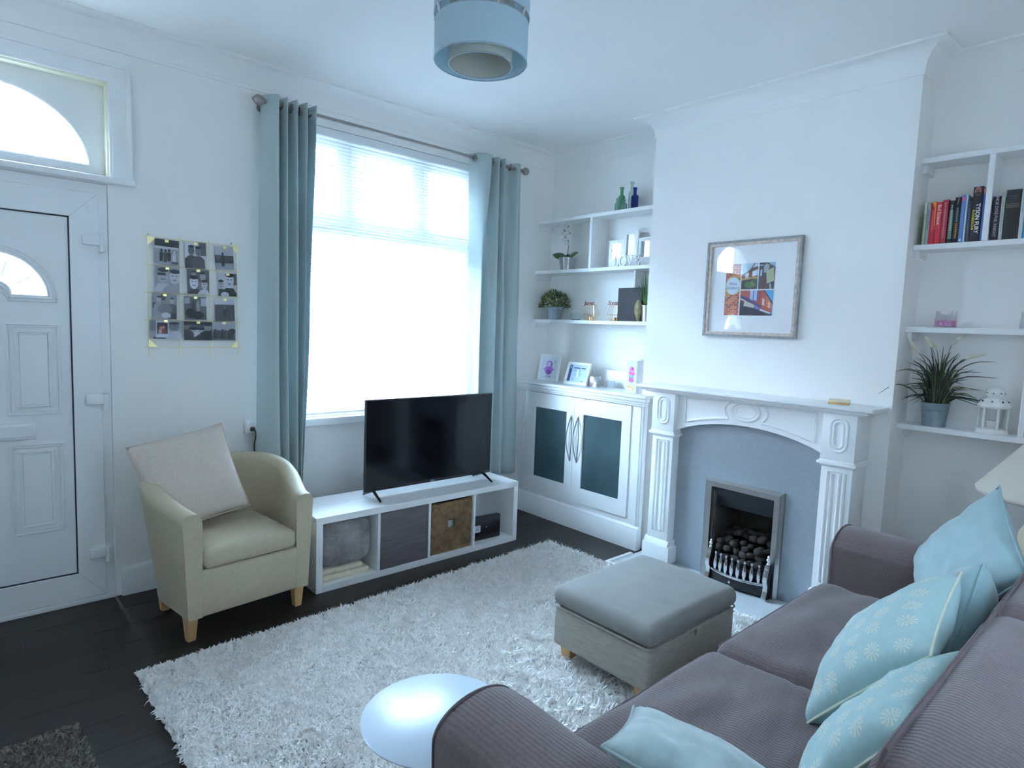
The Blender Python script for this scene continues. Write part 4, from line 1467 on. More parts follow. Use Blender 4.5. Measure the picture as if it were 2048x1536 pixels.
for k in range(9):
    a = 2 * PI * k / 9
    tube(b, [(0.01 * math.cos(a), 0.01 * math.sin(a), 0.08), (0.05 * math.cos(a), 0.06 * math.sin(a), 0.16)], 0.002, 5)
obj('stem', b, STEM, bt, local=True)

# pale glass tealight holder
b = B(); lathe(b, [(0, 0), (0.028, 0), (0.042, 0.02), (0.045, 0.036), (0.040, 0.054), (0.037, 0.054), (0.042, 0.036), (0.038, 0.02), (0.026, 0.005), (0, 0.005)], (-0.11, -0.415, SL[2]), 24)
tag(obj('glass_bowl', b, glass_m('pale_bowl_glass', (0.88, 0.94, 0.92))), 'small clear glass tealight bowl on the lowest alcove shelf', 'bowl')

# wire name lanterns
BRASS = mat('brass_wire', (0.78, 0.48, 0.20), 0.25, metal=1.0)
COPPER = mat('dark_copper', (0.14, 0.05, 0.045), 0.4, metal=0.3)
def wire_lantern(label, y_, name_):
    t = thing('wire_lantern', label, 'candle holder', (-0.105, y_, SL[2]), group='brass wire candle holders')
    b = B()
    n = 6
    bot = [(0.034 * math.cos(2 * PI * k / n), 0.034 * math.sin(2 * PI * k / n), 0.003) for k in range(n)]
    mid = [(0.056 * math.cos(2 * PI * k / n), 0.056 * math.sin(2 * PI * k / n), 0.045) for k in range(n)]
    tp = [(0.036 * math.cos(2 * PI * k / n), 0.036 * math.sin(2 * PI * k / n), 0.118) for k in range(n)]
    for R_ in (bot, mid, tp):
        tube(b, R_, 0.0016, 5, True)
    for k in range(n):
        tube(b, [bot[k], mid[k], tp[k]], 0.0016, 5)
    obj('wire_cage', b, BRASS, t, local=True)
    b = B(); lathe(b, [(0, 0.002), (0.021, 0.002), (0.021, 0.026), (0.018, 0.026), (0.018, 0.006), (0, 0.006)], seg=20); obj('candle_cup', b, BRASS, t, local=True)
    b = B(); lathe(b, [(0, 0.006), (0.0175, 0.006), (0.0175, 0.021), (0, 0.022)], seg=20); obj('tealight', b, mat('white_wax', (0.85, 0.83, 0.78), 0.5), t, local=True)
    b = text_bm(name_, 0.042, 0.0015, shear=0.25, bold=0.0008); b.transform(Matrix.Translation((-0.030, 0.0, 0.130)) @ Matrix((Vector((0, -1, 0)), Vector((0, 0, 1)), Vector((-1, 0, 0)))).transposed().to_4x4())
    obj('name_lettering', b, COPPER, t, local=True)
wire_lantern('brass wire candle holder topped by the word James', -0.566, 'James')
wire_lantern('brass wire candle holder topped by a name beside the black board', -0.792, 'Sonia')

b = rbox(-0.022, 0.022, -0.105, 0.105, 0.0, 0.236, 0.003, 2)
b.transform(Matrix.Translation((-0.130, -0.955, SL[2])))
tag(obj('black_board', b, mat('charcoal_board', (0.028, 0.026, 0.032), 0.6, var=0.2, scale=14)), 'black rectangular box standing upright on the lowest alcove shelf', 'box')
# ornament egg
b = B(); lathe(b, [(0, 0), (0.010, 0.0), (0.014, 0.02), (0.022, 0.04), (0.030, 0.07), (0.031, 0.095), (0.026, 0.125), (0.016, 0.145), (0, 0.152)], (0, 0, 0), 20)
b.transform(Matrix.Translation((-0.150, -1.035, SL[2])))
tag(obj('speckled_ornament', b, mat('speckled_glaze', (0.16, 0.10, 0.06), 0.4, scale=30, col2=(0.36, 0.33, 0.17), detail=5)), 'speckled brown and green oval ornament before the black box', 'ornament')
# silver pot with grass
st = thing('grass_plant', 'tall green grass plant in a slim silver pot against chimney breast', 'plant', (-0.118, -1.095, SL[2]))
b = pot_bm(0.045, 0.052, 0.112); obj('pot', b, STEEL, st, local=True)
random.seed(31)
GR1 = mat('fresh_grass', (0.10, 0.20, 0.06), 0.55, var=0.3, scale=30)
for k in range(34):
    b = B(); a = random.uniform(0, 2 * PI); L = random.uniform(0.10, 0.25); sp_ = random.uniform(0.005, 0.05)
    base = Vector((0.025 * math.cos(a), 0.02 * math.sin(a), 0.10))
    tipv = Vector((base.x + sp_ * math.cos(a), max(-0.068, min(0.09, base.y + sp_ * math.sin(a) + 0.01)), 0.10 + L))
    mid_ = (base + tipv) / 2 + Vector((0.006 * math.cos(a), 0.004 * math.sin(a), 0.02))
    pts = catmull([base, mid_, tipv], 7)
    tube(b, pts, [0.0032, 0.0036, 0.0034, 0.003, 0.0024, 0.0016, 0.0006], 4)
    obj('grass_blade', b, GR1, st, local=True)

# ------------------------------------------------------------------ things on the cupboard top
CT = 1.062
def leaning_frame(name, label, cat, x, y0, y1, h, lean, bw, m, shapes, group=None):
    """picture frame leaning back on the cupboard top; shapes drawn in a unit square"""
    w_ = y1 - y0
    t = thing(name, label, cat, (x, (y0 + y1) / 2, CT), 0, group)
    M = Matrix.Translation((x, (y0 + y1) / 2, CT)) @ Matrix.Rotation(lean, 4, 'Y')
    b = frame_x(-w_ / 2, w_ / 2, 0, h, bw, -0.012, 0.004); b.transform(M); obj('frame', b, m, t)
    b = B(); box(b, -0.002, 0.003, -w_ / 2 + 0.004, w_ / 2 - 0.004, 0.004, h - 0.004); b.transform(M); obj('backing', b, m, t)
    iw, ih = w_ - 2 * bw, h - 2 * bw
    PM = M @ axes_matrix((-0.0035, w_ / 2 - bw, bw), (0, -1, 0), (0, 0, 1))
    print_sheet('print', [(c, [(u * iw, v * ih) for u, v in pts]) for c, pts in shapes], PM, t, layer=0.00012)
    b = B(); prism(b, [(0.0, 0.0), (0.05, 0.0), (0.0, h * 0.7)], (0.004, -0.01, 0), (1, 0, 0), (0, 0, 1), (0, 0.02, 0))
    b.transform(Matrix.Translation((x, (y0 + y1) / 2, CT)) @ Matrix.Rotation(lean * 0.6, 4, 'Y')); obj('easel_strut', b, m, t)
    return t
pk = (186, 120, 204)
leaning_frame('bird_print_frame', 'white framed print of a small purple bird on the cupboard', 'photo frame', -0.165, -0.300, -0.080, 0.215, 0.16, 0.018, MANTELW,
    [((226, 232, 242), rect(0, 1, 0, 1)), (pk, ellipse(.47, .40, .24, .22, 24)), (pk, [(.10, .42), (.30, .52), (.30, .38)]), (pk, [(.86, .42), (.64, .52), (.64, .38)]),
     (pk, ellipse(.47, .66, .20, .16, 24)), ((226, 232, 242), ellipse(.44, .64, .12, .09, 18)), (pk, ellipse(.42, .65, .05, .045, 12)), ((150, 96, 176), ellipse(.47, .34, .13, .10, 18)),
     ((120, 110, 130), rect(.32, .44, .09, .12)), ((120, 110, 130), rect(.50, .66, .09, .12)), ((110, 110, 130), rect(.78, .86, .80, .83)), ((110, 110, 130), rect(.80, .82, .66, .74))])
leaning_frame('certificate_frame', 'white framed blue certificate leaning on the cupboard top', 'photo frame', -0.205, -0.640, -0.412, 0.175, 0.30, 0.020, MANTELW,
    [((186, 206, 240), rect(0, 1, 0, 1)), ((56, 70, 110), rect(0, .14, .05, 1)), ((220, 230, 246), rect(.05, .09, .78, .96)), ((60, 76, 130), rect(.22, .58, .80, .87)), ((60, 76, 130), rect(.62, .86, .80, .87)),
     ((110, 130, 180), rect(.22, .52, .66, .69)), ((140, 160, 210), rect(.22, .70, .50, .515)), ((140, 160, 210), rect(.22, .66, .44, .455)), ((140, 160, 210), rect(.22, .70, .38, .395)), ((70, 86, 140), rect(.22, .34, .16, .19)), ((70, 86, 140), rect(.74, .86, .06, .09))])
b = rbox(-0.015, 0.015, -0.020, 0.020, 0.0, 0.062, 0.003, 2); b.transform(Matrix.Translation((-0.160, -0.640, CT)))
tag(obj('terracotta_block', b, mat('terracotta', (0.36, 0.13, 0.09), 0.7)), 'small terracotta block peeking out behind the certificate frame', 'ornament')
b = rbox(-0.038, 0.038, -0.042, 0.042, 0.0, 0.082, 0.003, 2); b.transform(Matrix.Translation((-0.215, -0.712, CT)))
tag(obj('glass_cube', b, clear_glass('clear_glass_block', (0.95, 0.97, 0.98), 0.45)), 'clear glass cube beside the certificate frame', 'ornament')
b = rbox(-0.012, 0.012, -0.165, 0.165, 0.0, 0.130, 0.006, 2); b.transform(Matrix.Translation((-0.045, -0.800, CT)))
tag(obj('white_block', b, MANTELW), 'plain white low box against the alcove wall', 'box')
b = B(); lathe(b, [(0, 0), (0.028, 0), (0.03, 0.004), (0.03, 0.055), (0.027, 0.055), (0.027, 0.006), (0, 0.006)], (-0.12, -0.80, CT), 20)
tag(obj('tealight_glass', b, glass_m('tealight_clear', (0.92, 0.94, 0.95))), 'small clear tealight glass between glass cube and greeting card', 'candle holder')
# greeting card standing open
gc = thing('greeting_card', 'white greeting card printed with a bright pink cake', 'card', (-0.24, -1.09, CT))
wh = (228, 236, 250)
gcM = axes_matrix((-0.262, -1.048, CT), (0.10, -0.995, 0), (0, 0, 1))
print_sheet('front_leaf', [((226, 234, 248), rect(0, 0.080, 0, 0.225)), ((232, 96, 196), [(.018, .150), (.066, .142), (.060, .120), (.022, .126)]), ((226, 110, 206), [(.026, .172), (.034, .186), (.044, .176), (.056, .178), (.062, .150), (.020, .152)]),
                           ((70, 60, 120), rect(.044, .049, .160, .182)), ((150, 190, 236), rect(.024, .056, .100, .122)), ((220, 110, 208), ellipse(.042, .090, .018, .018, 16)), ((120, 90, 170), rect(.022, .026, .075, .125)),
                           ((240, 180, 70), [(.004, .040), (.012, .050), (.034, .048), (.056, .038), (.066, .022), (.060, .020), (.050, .032), (.030, .040), (.008, .036)])], gcM, gc, layer=0.0002, thick=0.0006)
b = B(); prism(b, [(0, 0), (0.06, -0.042), (0.06, -0.043), (0, -0.001)], (-0.254, -1.1276, CT), (1, 0, 0), (0, 1, 0), (0, 0, 0.225))
obj('back_leaf', b, mat('card_white', (0.84, 0.85, 0.88), 0.6), gc)
# slim grey device
gd = thing('electric_toothbrush_stand', 'slim grey plastic device with black foot behind greeting card', 'device', (-0.18, -1.135, CT))
b = rbox(-0.205, -0.155, -1.165, -1.105, CT + 0.045, CT + 0.235, 0.006, 2); obj('body', b, mat('lilac_grey_plastic', (0.55, 0.55, 0.64), 0.5), gd)
b = rbox(-0.200, -0.160, -1.158, -1.118, CT, CT + 0.046, 0.004, 2); obj('foot', b, mat('charcoal_plastic', (0.06, 0.06, 0.08), 0.5), gd)
gd.name = 'slim_device'

# ------------------------------------------------------------------ right alcove: books
BK = SR[1]
random.seed(17)
def book(label, y1, y0, h, col, marks, depth=0.125, x0=-0.142, texts=(), lean=0.0):
    """upright book, spine towards the room; marks are spine prints in a unit square (u to the right, v up)"""
    t = thing('book', label, 'book', (x0 + depth / 2, (y0 + y1) / 2, BK), 0, 'books on the upper alcove shelf')
    cm = mat('book_cover_%s_%s_%s' % col, lin(col), 0.45, var=0.06, scale=30)
    w_ = y1 - y0 - 0.0012
    yc = (y0 + y1) / 2
    b = rbox(x0, x0 + 0.004, yc - w_ / 2, yc + w_ / 2, BK, BK + h, 0.0012, 2)
    sp_ = obj('spine', b, cm, t)
    for sg in (-1, 1):
        ya = yc + sg * (w_ / 2 - 0.0008)
        b = B(); box(b, x0 + 0.003, x0 + depth, min(ya, ya - sg * 0.0018), max(ya, ya - sg * 0.0018), BK, BK + h)
        obj('cover_board', b, cm, t)
    b = B(); box(b, x0 + 0.004, x0 + depth - 0.003, yc - w_ / 2 + 0.0026, yc + w_ / 2 - 0.0026, BK + 0.002, BK + h - 0.003)
    obj('pages', b, mat('book_pages', (0.62, 0.58, 0.48), 0.8, var=0.1, scale=300), t)
    M = axes_matrix((x0 - 0.0002, yc + w_ / 2, BK), (0, -1, 0), (0, 0, 1))
    if marks:
        print_sheet('spine_print', [(c, [(u * w_, v * h) for u, v in pts]) for c, pts in marks], M, sp_, layer=0.00004)
    for s_, u, v, size, c in texts:
        b = text_bm(s_, size, 0.0002, bold=0.0003)
        b.transform(M @ Matrix.Translation((u * w_, v * h, 0.0006)) @ Matrix.Rotation(-PI / 2, 4, 'Z'))
        obj('spine_lettering', b, mat('ink_%d_%d_%d' % c, lin(c), 0.6), sp_)
    return t
def dashes(u0, u1, v0, v1, c, n=12, gap=0.35):
    out = []
    for k in range(n):
        a = v0 + (v1 - v0) * k / n
        out.append((c, rect(u0, u1, a, a + (v1 - v0) / n * (1 - gap))))
    return out
book('thin pale green paperback at the end of the row against chimney', -2.712, -2.724, 0.205, (168, 184, 150), [((196, 200, 186), rect(0, 1, .72, 1))])
book('thin pale grey paperback with blue spine lettering', -2.724, -2.739, 0.202, (166, 172, 172), dashes(.3, .7, .35, .85, (96, 124, 150), 9))
book('crimson paperback with an orange flash at the top of spine', -2.739, -2.762, 0.202, (178, 30, 48), [((226, 130, 40), [(.1, 1), (1, 1), (1, .35), (.8, .5), (.7, .85), (.3, .95)])] + dashes(.4, .6, .3, .8, (214, 96, 120), 14))
book('red paperback lettered Bad Science on the spine', -2.762, -2.787, 0.199, (188, 32, 48), [], texts=(('Bad Science', .5, .70, 0.020, (232, 200, 200)),))
book('taller dark red paperback with pale lettering beside the green spine', -2.787, -2.812, 0.207, (150, 30, 48), dashes(.35, .6, .12, .95, (206, 130, 140), 22))
book('black paperback with sage green spine panel', -2.815, -2.836, 0.199, (36, 44, 40), [((104, 132, 112), rect(.15, .85, .10, .78))] + dashes(.4, .62, .30, .92, (206, 216, 206), 12))
book('black paperback with orange lettering on lower spine', -2.836, -2.861, 0.213, (28, 26, 36), dashes(.4, .65, .46, .78, (150, 160, 158), 9) + dashes(.38, .68, .10, .44, (206, 130, 60), 8) + [((190, 130, 80), [(.35, .86), (.6, .98), (.7, .98), (.45, .84)])])
book('slim blue paperback with pink label at top of spine', -2.861, -2.878, 0.219, (92, 124, 176), [((196, 70, 110), rect(.2, .9, .88, .96)), ((214, 222, 236), rect(.2, .8, .03, .07))])
book('thin pale grey booklet between blue and charcoal spines', -2.878, -2.887, 0.221, (178, 192, 204), [])
book('charcoal paperback beside the tall boxing biography', -2.887, -2.904, 0.196, (58, 60, 74), dashes(.35, .6, .2, .9, (96, 100, 112), 10))
book('tall black hardback lettered in white with a bearded face', -2.904, -2.944, 0.252, (34, 28, 34), [((150, 96, 84), ellipse(.45, .92, .34, .075, 18)), ((60, 40, 40), ellipse(.45, .87, .30, .045, 16)), ((46, 36, 38), rect(.2, .7, .93, .945)), ((222, 196, 60), rect(.10, .32, .22, .58))],
     texts=(('TYSON FURY', .60, .42, 0.023, (240, 240, 240)), ('BEHIND THE MASK', .21, .40, 0.0095, (30, 26, 20))))
book('tall blue hardback next to the white divider', -2.9445, -2.953, 0.240, (52, 84, 150), [((196, 110, 96), rect(0, 1, .90, 1))])
book('black paperback lettered Shoe Dog past the divider', -2.983, -3.013, 0.198, (30, 24, 38), [((200, 50, 44), [(.25, .60), (.75, .66), (.45, .62), (.75, .58)])], texts=(('SHOE DOG', .5, .80, 0.0168, (190, 184, 190)), ('PHIL KNIGHT', .5, .32, 0.0162, (170, 164, 172))))
book('thin cream paperback between two black books', -3.013, -3.028, 0.194, (176, 178, 168), dashes(.4, .6, .2, .9, (130, 132, 126), 10))
book('thick old black hardback with gilt bands on the spine', -3.029, -3.084, 0.221, (40, 36, 36), [((116, 104, 84), rect(.05, .95, .64, .655)), ((116, 104, 84), rect(.05, .95, .675, .69)), ((116, 104, 84), rect(.05, .95, .71, .72)), ((92, 86, 80), rect(.25, .75, .86, .875)), ((92, 86, 80), rect(.25, .75, .82, .83))])
book('white paperback with faint grey spine lettering', -3.085, -3.101, 0.214, (196, 204, 206), dashes(.35, .65, .55, .97, (150, 158, 160), 10))
book('bright cyan paperback past the white one', -3.102, -3.130, 0.216, (52, 140, 190), [((60, 170, 140), rect(0.5, 1, .0, .25))])
book('navy hardback past the cyan paperback', -3.131, -3.165, 0.23, (40, 44, 80), [])

# candles
def jar_candle(label, y_, wax, waxh, r, h):
    t = thing('jar_candle', label, 'candle', (-0.085, y_, SR[2]), group='jar candles on the alcove shelf')
    b = B(); lathe(b, [(0, 0), (r, 0), (r, h * 0.55), (r * 0.93, h * 0.62), (r * 0.93, h), (r * 0.88, h), (r * 0.88, h * 0.62), (r * 0.94, h * 0.55), (r * 0.94, 0.006), (0, 0.006)], seg=28)
    obj('jar', b, clear_glass('jar_glass', (0.985, 0.985, 0.99), 0.12), t, local=True)
    b = B(); lathe(b, [(0, 0.007), (r * 0.93, 0.007), (r * 0.93, waxh), (0, waxh)], seg=28); obj('wax', b, wax, t, local=True)
    b = B(); cyl(b, (0, 0, waxh), (0, 0, waxh + 0.012), 0.001, seg=5); obj('wick', b, DARKTXT, t, local=True)
    return t
jar_candle('wide jar candle of pink wax above the grass plant', -2.833, mat('pink_wax', (0.58, 0.22, 0.40), 0.5), 0.036, 0.046, 0.082)
jar_candle('silvery jar candle of pale lilac wax above the lantern', -3.160, mat('lilac_wax', (0.60, 0.58, 0.66), 0.5), 0.036, 0.042, 0.080)

# grass plant in zinc bucket
gp = thing('ornamental_grass', 'spiky dark grass plant with cream plumes in a zinc bucket', 'plant', (-0.085, -2.825, SR[3]))
b = pot_bm(0.049, 0.060, 0.118); pot_ = obj('bucket', b, GALV, gp, local=True)
b = B()
for z in (0.078, 0.088):
    lathe(b, [(0.0555, z), (0.0585, z + 0.002), (0.0565, z + 0.005)], seg=28)
obj('bucket_rib', b, GALV, pot_, local=True)
b = B(); lathe(b, [(0, 0.105), (0.054, 0.105), (0.054, 0.095), (0, 0.095)], seg=20); obj('soil', b, SOIL, gp, local=True)
GRM = [mat('dark_grass_%d' % k, c, 0.55, var=0.3, scale=25) for k, c in enumerate([(0.030, 0.045, 0.032), (0.050, 0.075, 0.035), (0.040, 0.036, 0.050), (0.13, 0.115, 0.04)])]
random.seed(44)
def reach(x, y_):
    """keep a blade clear of the alcove wall and the chimney side"""
    return (min(x, 0.075), y_ if x < -0.16 else min(y_, 0.138))
for k in range(150):
    a = random.uniform(0, 2 * PI)
    inner = k < 55
    L = random.uniform(0.13, 0.20) if inner else random.uniform(0.16, 0.36)
    sp_ = random.uniform(0.01, 0.05) if inner else random.uniform(0.05, 0.24)
    lift = L if inner else max(0.08, math.sqrt(max(0.0001, L * L - sp_ * sp_)) * random.uniform(0.8, 1.0))
    r0 = random.uniform(0.0, 0.042)
    base = Vector((r0 * math.cos(a), r0 * math.sin(a), 0.10))
    rx, ry = reach(base.x + sp_ * 0.75 * math.cos(a), base.y + sp_ * math.sin(a))
    tipv = Vector((rx, ry, 0.10 + lift - (0.0 if inner else sp_ * 0.25)))
    mid_ = Vector((base.x + (rx - base.x) * 0.30, base.y + (ry - base.y) * 0.30, 0.10 + lift * 0.66))
    b = B()
    tube(b, catmull([base, mid_, tipv], 9), [0.0030, 0.0032, 0.0032, 0.003, 0.0027, 0.0023, 0.0018, 0.0012, 0.0004], 4)
    obj('grass_blade', b, GRM[3] if random.random() < 0.08 else GRM[k % 3], gp, local=True)
for pts in (((-0.01, 0.03, 0.10), (-0.06, 0.09, 0.175), (-0.13, 0.145, 0.200), (-0.190, 0.205, 0.145)), ((0, -0.03, 0.10), (-0.02, -0.08, 0.165), (-0.03, -0.13, 0.175), (-0.035, -0.175, 0.150)), ((-0.01, -0.02, 0.10), (-0.02, -0.07, 0.26), (-0.02, -0.14, 0.325), (-0.02, -0.225, 0.335)), ((-0.02, 0.02, 0.1), (-0.08, 0.05, 0.24), (-0.12, 0.09, 0.28), (-0.175, 0.140, 0.265))):
    b = B(); tube(b, catmull(pts, 13), [0.0028, 0.003, 0.0032, 0.0032, 0.003, 0.003, 0.0028, 0.0026, 0.0023, 0.002, 0.0016, 0.0011, 0.0004], 4); obj('grass_blade', b, GRM[3], gp, local=True)
PLUME = mat('cream_plume', (0.72, 0.68, 0.54), 0.8, bump=0.6, bscale=120)
for pts in (((0.0, 0.02, 0.10), (-0.02, 0.05, 0.30), (-0.04, 0.10, 0.38), (-0.05, 0.135, 0.44)), ((0, 0, 0.10), (-0.02, 0.0, 0.31), (-0.03, 0.02, 0.40), (-0.03, 0.055, 0.42)), ((0, -0.01, 0.10), (0.0, -0.03, 0.34), (0.0, -0.05, 0.42), (0.0, -0.10, 0.455)), ((0, -0.02, 0.10), (-0.01, -0.07, 0.30), (-0.01, -0.12, 0.35), (-0.01, -0.19, 0.37)), ((0, 0, 0.1), (-0.03, 0.01, 0.32), (-0.05, 0.035, 0.41), (-0.05, 0.06, 0.445))):
    b = B(); c_ = catmull(pts, 17); tube(b, c_[:11], 0.0014, 5); stalk = obj('plume_stalk', b, GRM[1], gp, local=True)
    b = B(); tube(b, c_[9:], [0.003, 0.007, 0.0085, 0.0085, 0.008, 0.0065, 0.0045, 0.0015], 8); obj('plume', b, PLUME, stalk, local=True)

# white metal lantern
LW = mat('white_enamel', (0.82, 0.81, 0.78), 0.4, var=0.05, scale=40)
ln = thing('candle_lantern', 'small white metal lantern with glass panes on the lowest alcove shelf', 'lantern', (-0.082, -3.058, SR[3]))
n = 6
b = B(); lathe(b, [(0, 0), (0.062, 0), (0.064, 0.006), (0.060, 0.012), (0.060, 0.022), (0.054, 0.026), (0, 0.026)], seg=24); obj('base', b, LW, ln, local=True)
for k in range(n):
    a = 2 * PI * (k + 0.5) / n
    b = B(); cyl(b, (0.054 * math.cos(a), 0.054 * math.sin(a), 0.024), (0.054 * math.cos(a), 0.054 * math.sin(a), 0.122), 0.0055, seg=6); obj('post', b, LW, ln, local=True)
    a2 = 2 * PI * (k + 1.5) / n
    p, q = Vector((0.050 * math.cos(a), 0.050 * math.sin(a), 0.028)), Vector((0.050 * math.cos(a2), 0.050 * math.sin(a2), 0.028))
    b = B(); prism(b, [(0.005, 0), (0.045, 0), (0.045, 0.092), (0.005, 0.092)], p, (q - p).normalized(), (0, 0, 1), (-p - q).normalized() * 0.0012 if False else Vector((-(p + q).x, -(p + q).y, 0)).normalized() * 0.0012)
    obj('pane', b, clear_glass('lantern_glass', (0.985, 0.99, 0.99), 0.1), ln, local=True)
b = B(); lathe(b, [(0.064, 0.120), (0.066, 0.128), (0.062, 0.136), (0.050, 0.152), (0.030, 0.164), (0.026, 0.170), (0.034, 0.178), (0.037, 0.190), (0.030, 0.204), (0.014, 0.214), (0, 0.216)], seg=24); roof = obj('roof', b, LW, ln, local=True)
b = B()
for k in range(8):
    a = 2 * PI * k / 8
    cyl(b, (0.050 * math.cos(a), 0.050 * math.sin(a), 0.149), (0.056 * math.cos(a), 0.056 * math.sin(a), 0.153), 0.003, seg=6)
    cyl(b, (0.034 * math.cos(a), 0.034 * math.sin(a), 0.190), (0.0385 * math.cos(a), 0.0385 * math.sin(a), 0.190), 0.0028, seg=6)
obj('vent_hole', b, DARKTXT, roof, local=True)
b = B(); tube(b, [(0, 0.040 * math.cos(a), 0.188 + 0.034 * math.sin(a)) for a in [PI * k / 14 for k in range(15)]], 0.0016, 6); obj('carry_handle', b, LW, ln, local=True)
b = B(); lathe(b, [(0, 0.026), (0.022, 0.026), (0.022, 0.060), (0, 0.060)], seg=16); obj('candle', b, MATS['white_wax'], ln, local=True)

# ------------------------------------------------------------------ low shelving unit under the television
KX, KY, KL, KD, KH = -2.299, -0.604, 1.469, 0.387, 0.421
kt = thing('shelf_unit', 'long low white cube shelving unit under the television', 'shelving unit', (KX + KL / 2, KY + KD / 2, 0))
T = 0.038
b = rbox(KX, KX + KL, KY, KY + KD, KH - T, KH, 0.0015, 1); obj('top_board', b, LAMINATE, kt)
b = rbox(KX + T, KX + KL - T, KY, KY + KD, 0, T, 0.0015, 1); obj('bottom_board', b, LAMINATE, kt)
for xa in (KX, KX + KL - T):
    b = rbox(xa, xa + T, KY, KY + KD, 0, KH - T, 0.0015, 1); sp_ = obj('side_board', b, LAMINATE, kt)
    if xa == KX:
        b = B()
        for zz in (KH - 0.019, 0.019):
            cyl(b, (KX - 0.0006, KY + 0.02, zz), (KX + 0.002, KY + 0.02, zz), 0.004, seg=10)
        obj('screw_cap', b, DARKTXT, sp_)
CW = (KL - 2 * T - 3 * 0.016) / 4
cell = []
for k in range(4):
    cell.append(KX + T + k * (CW + 0.016))
    if k:
        b = B(); box(b, cell[k] - 0.016, cell[k], KY + 0.001, KY + KD, T, KH - T); obj('divider', b, LAMINATE, kt)
# fur cushion rolled into the first cube, cream blanket below
FUR = mat('grey_fur', (0.40, 0.37, 0.37), 0.9, var=0.3, scale=9, col2=(0.74, 0.71, 0.70))
CREAMF = mat('cream_fleece', (0.74, 0.66, 0.50), 0.9, var=0.08, scale=40, bump=0.3, bscale=150)
bk = thing('folded_blanket', 'folded cream fleece blanket at the bottom of the first cube', 'blanket', (cell[0] + CW / 2, KY + 0.2, T))
for k in range(2):
    b = soft_box(cell[0] + 0.01, cell[0] + CW - 0.03 - 0.04 * k, KY + 0.03 + 0.012 * k, KY + 0.33, T + 0.034 * k, T + 0.034 * (k + 1) - 0.001, 0.014, 0.0, k * 3, 0.002, 6, 3)
    obj('fold', b, CREAMF, bk, ang=1.2)
fc = thing('fur_cushion', 'fluffy grey fur cushion stuffed into the first cube', 'cushion', (cell[0] + CW / 2, KY + 0.2, T + 0.07))
b = B(); bmesh.ops.create_uvsphere(b, u_segments=40, v_segments=24, radius=1)
for v in b.verts:
    c = v.co
    p = Vector([math.copysign(abs(q) ** 0.45, q) for q in c])
    v.co = Vector((p.x * (CW / 2 - 0.016), p.y * 0.165, p.z * 0.124)) * (1 + 0.03 * noise.noise(c * 2.5)) 
core = B(); merge(core, b)
for v in core.verts:
    v.co += Vector((cell[0] + CW / 2, KY + 0.195, T + 0.070 + 0.128))
cen = Vector((cell[0] + CW / 2, KY + 0.195, T + 0.198))
fo = obj('cover', core, FUR, fc, ang=3)
PP, NN = [], []
rng = np.random.default_rng(4)
me = fo.data
me.update()
tri = [(p.center.copy(), p.normal.copy(), p.area, [me.vertices[i].co.copy() for i in p.vertices]) for p in me.polygons]
for c_, n_, a_, vs_ in tri:
    if n_.y > 0.3:
        continue
    for _ in range(max(1, int(a_ * 95000))):
        wts = rng.dirichlet([1] * len(vs_))
        p = Vector((0, 0, 0))
        for w_, q in zip(wts, vs_):
            p += q * float(w_)
        PP.append(p); NN.append((n_ + Vector((0.3, 0, -0.35))).normalized())
fm = tuft_mesh('fur_pile', np.array([list(p) for p in PP]), np.array([list(p) for p in NN]), 0.016, 0.0030, 0.6, 8)
link_mesh('fur_pile', fm, FUR, fc, 'stuff')
# grey drawer insert
GREYW = mat('grey_oak_front', (0.125, 0.105, 0.110), 0.5, var=0.25, scale=5, stretch=(1, 1, 14), detail=5)
di = thing('drawer_insert', 'plain grey wood-effect drawer front filling the second cube', 'drawer', (cell[1] + CW / 2, KY, T))
b = rbox(cell[1] + 0.002, cell[1] + CW - 0.002, KY + 0.004, KY + 0.020, T + 0.002, KH - T - 0.003, 0.001, 1); obj('front', b, GREYW, di)
b = B(); box(b, cell[1] + 0.006, cell[1] + CW - 0.006, KY + 0.020, KY + KD - 0.02, T + 0.004, KH - T - 0.01); obj('drawer_box', b, GREYW, di)
# seagrass basket, leaves a hand hole in the front
BASK = mat('seagrass_weave', (0.13, 0.075, 0.036), 0.75, var=0.45, scale=30, bump=0.4, bscale=90, col2=(0.25, 0.155, 0.075))
bs = thing('seagrass_basket', 'square woven seagrass basket in the third cube', 'basket', (cell[2] + CW / 2, KY + 0.2, T), 0)
bx0, bx1, bz0, bz1, by = cell[2] + 0.008, cell[2] + CW - 0.008, T + 0.001, KH - T - 0.022, KY + 0.012
bcx, bcz = (bx0 + bx1) / 2, (bz0 + bz1) / 2 + 0.02
b = B()
for x0, x1, z0, z1 in cells([(bcx - 0.026, bcx + 0.026, bcz - 0.026, bcz + 0.026)], bx0, bx1, bz0, bz1):
    box(b, x0, x1, by + 0.008, by + 0.016, z0, z1)
box(b, bx0, bx0 + 0.01, by + 0.01, KY + KD - 0.02, bz0, bz1); box(b, bx1 - 0.01, bx1, by + 0.01, KY + KD - 0.02, bz0, bz1)
box(b, bx0, bx1, KY + KD - 0.03, KY + KD - 0.02, bz0, bz1); box(b, bx0, bx1, by + 0.01, KY + KD - 0.02, bz0, bz0 + 0.008)
obj('basket_body', b, BASK, bs)
b = B(); box(b, bcx - 0.08, bcx + 0.08, by + 0.03, by + 0.034, bz0 + 0.02, bcz + 0.06); obj('paper_inside', b, mat('pale_paper', (0.72, 0.72, 0.74), 0.7), bs)
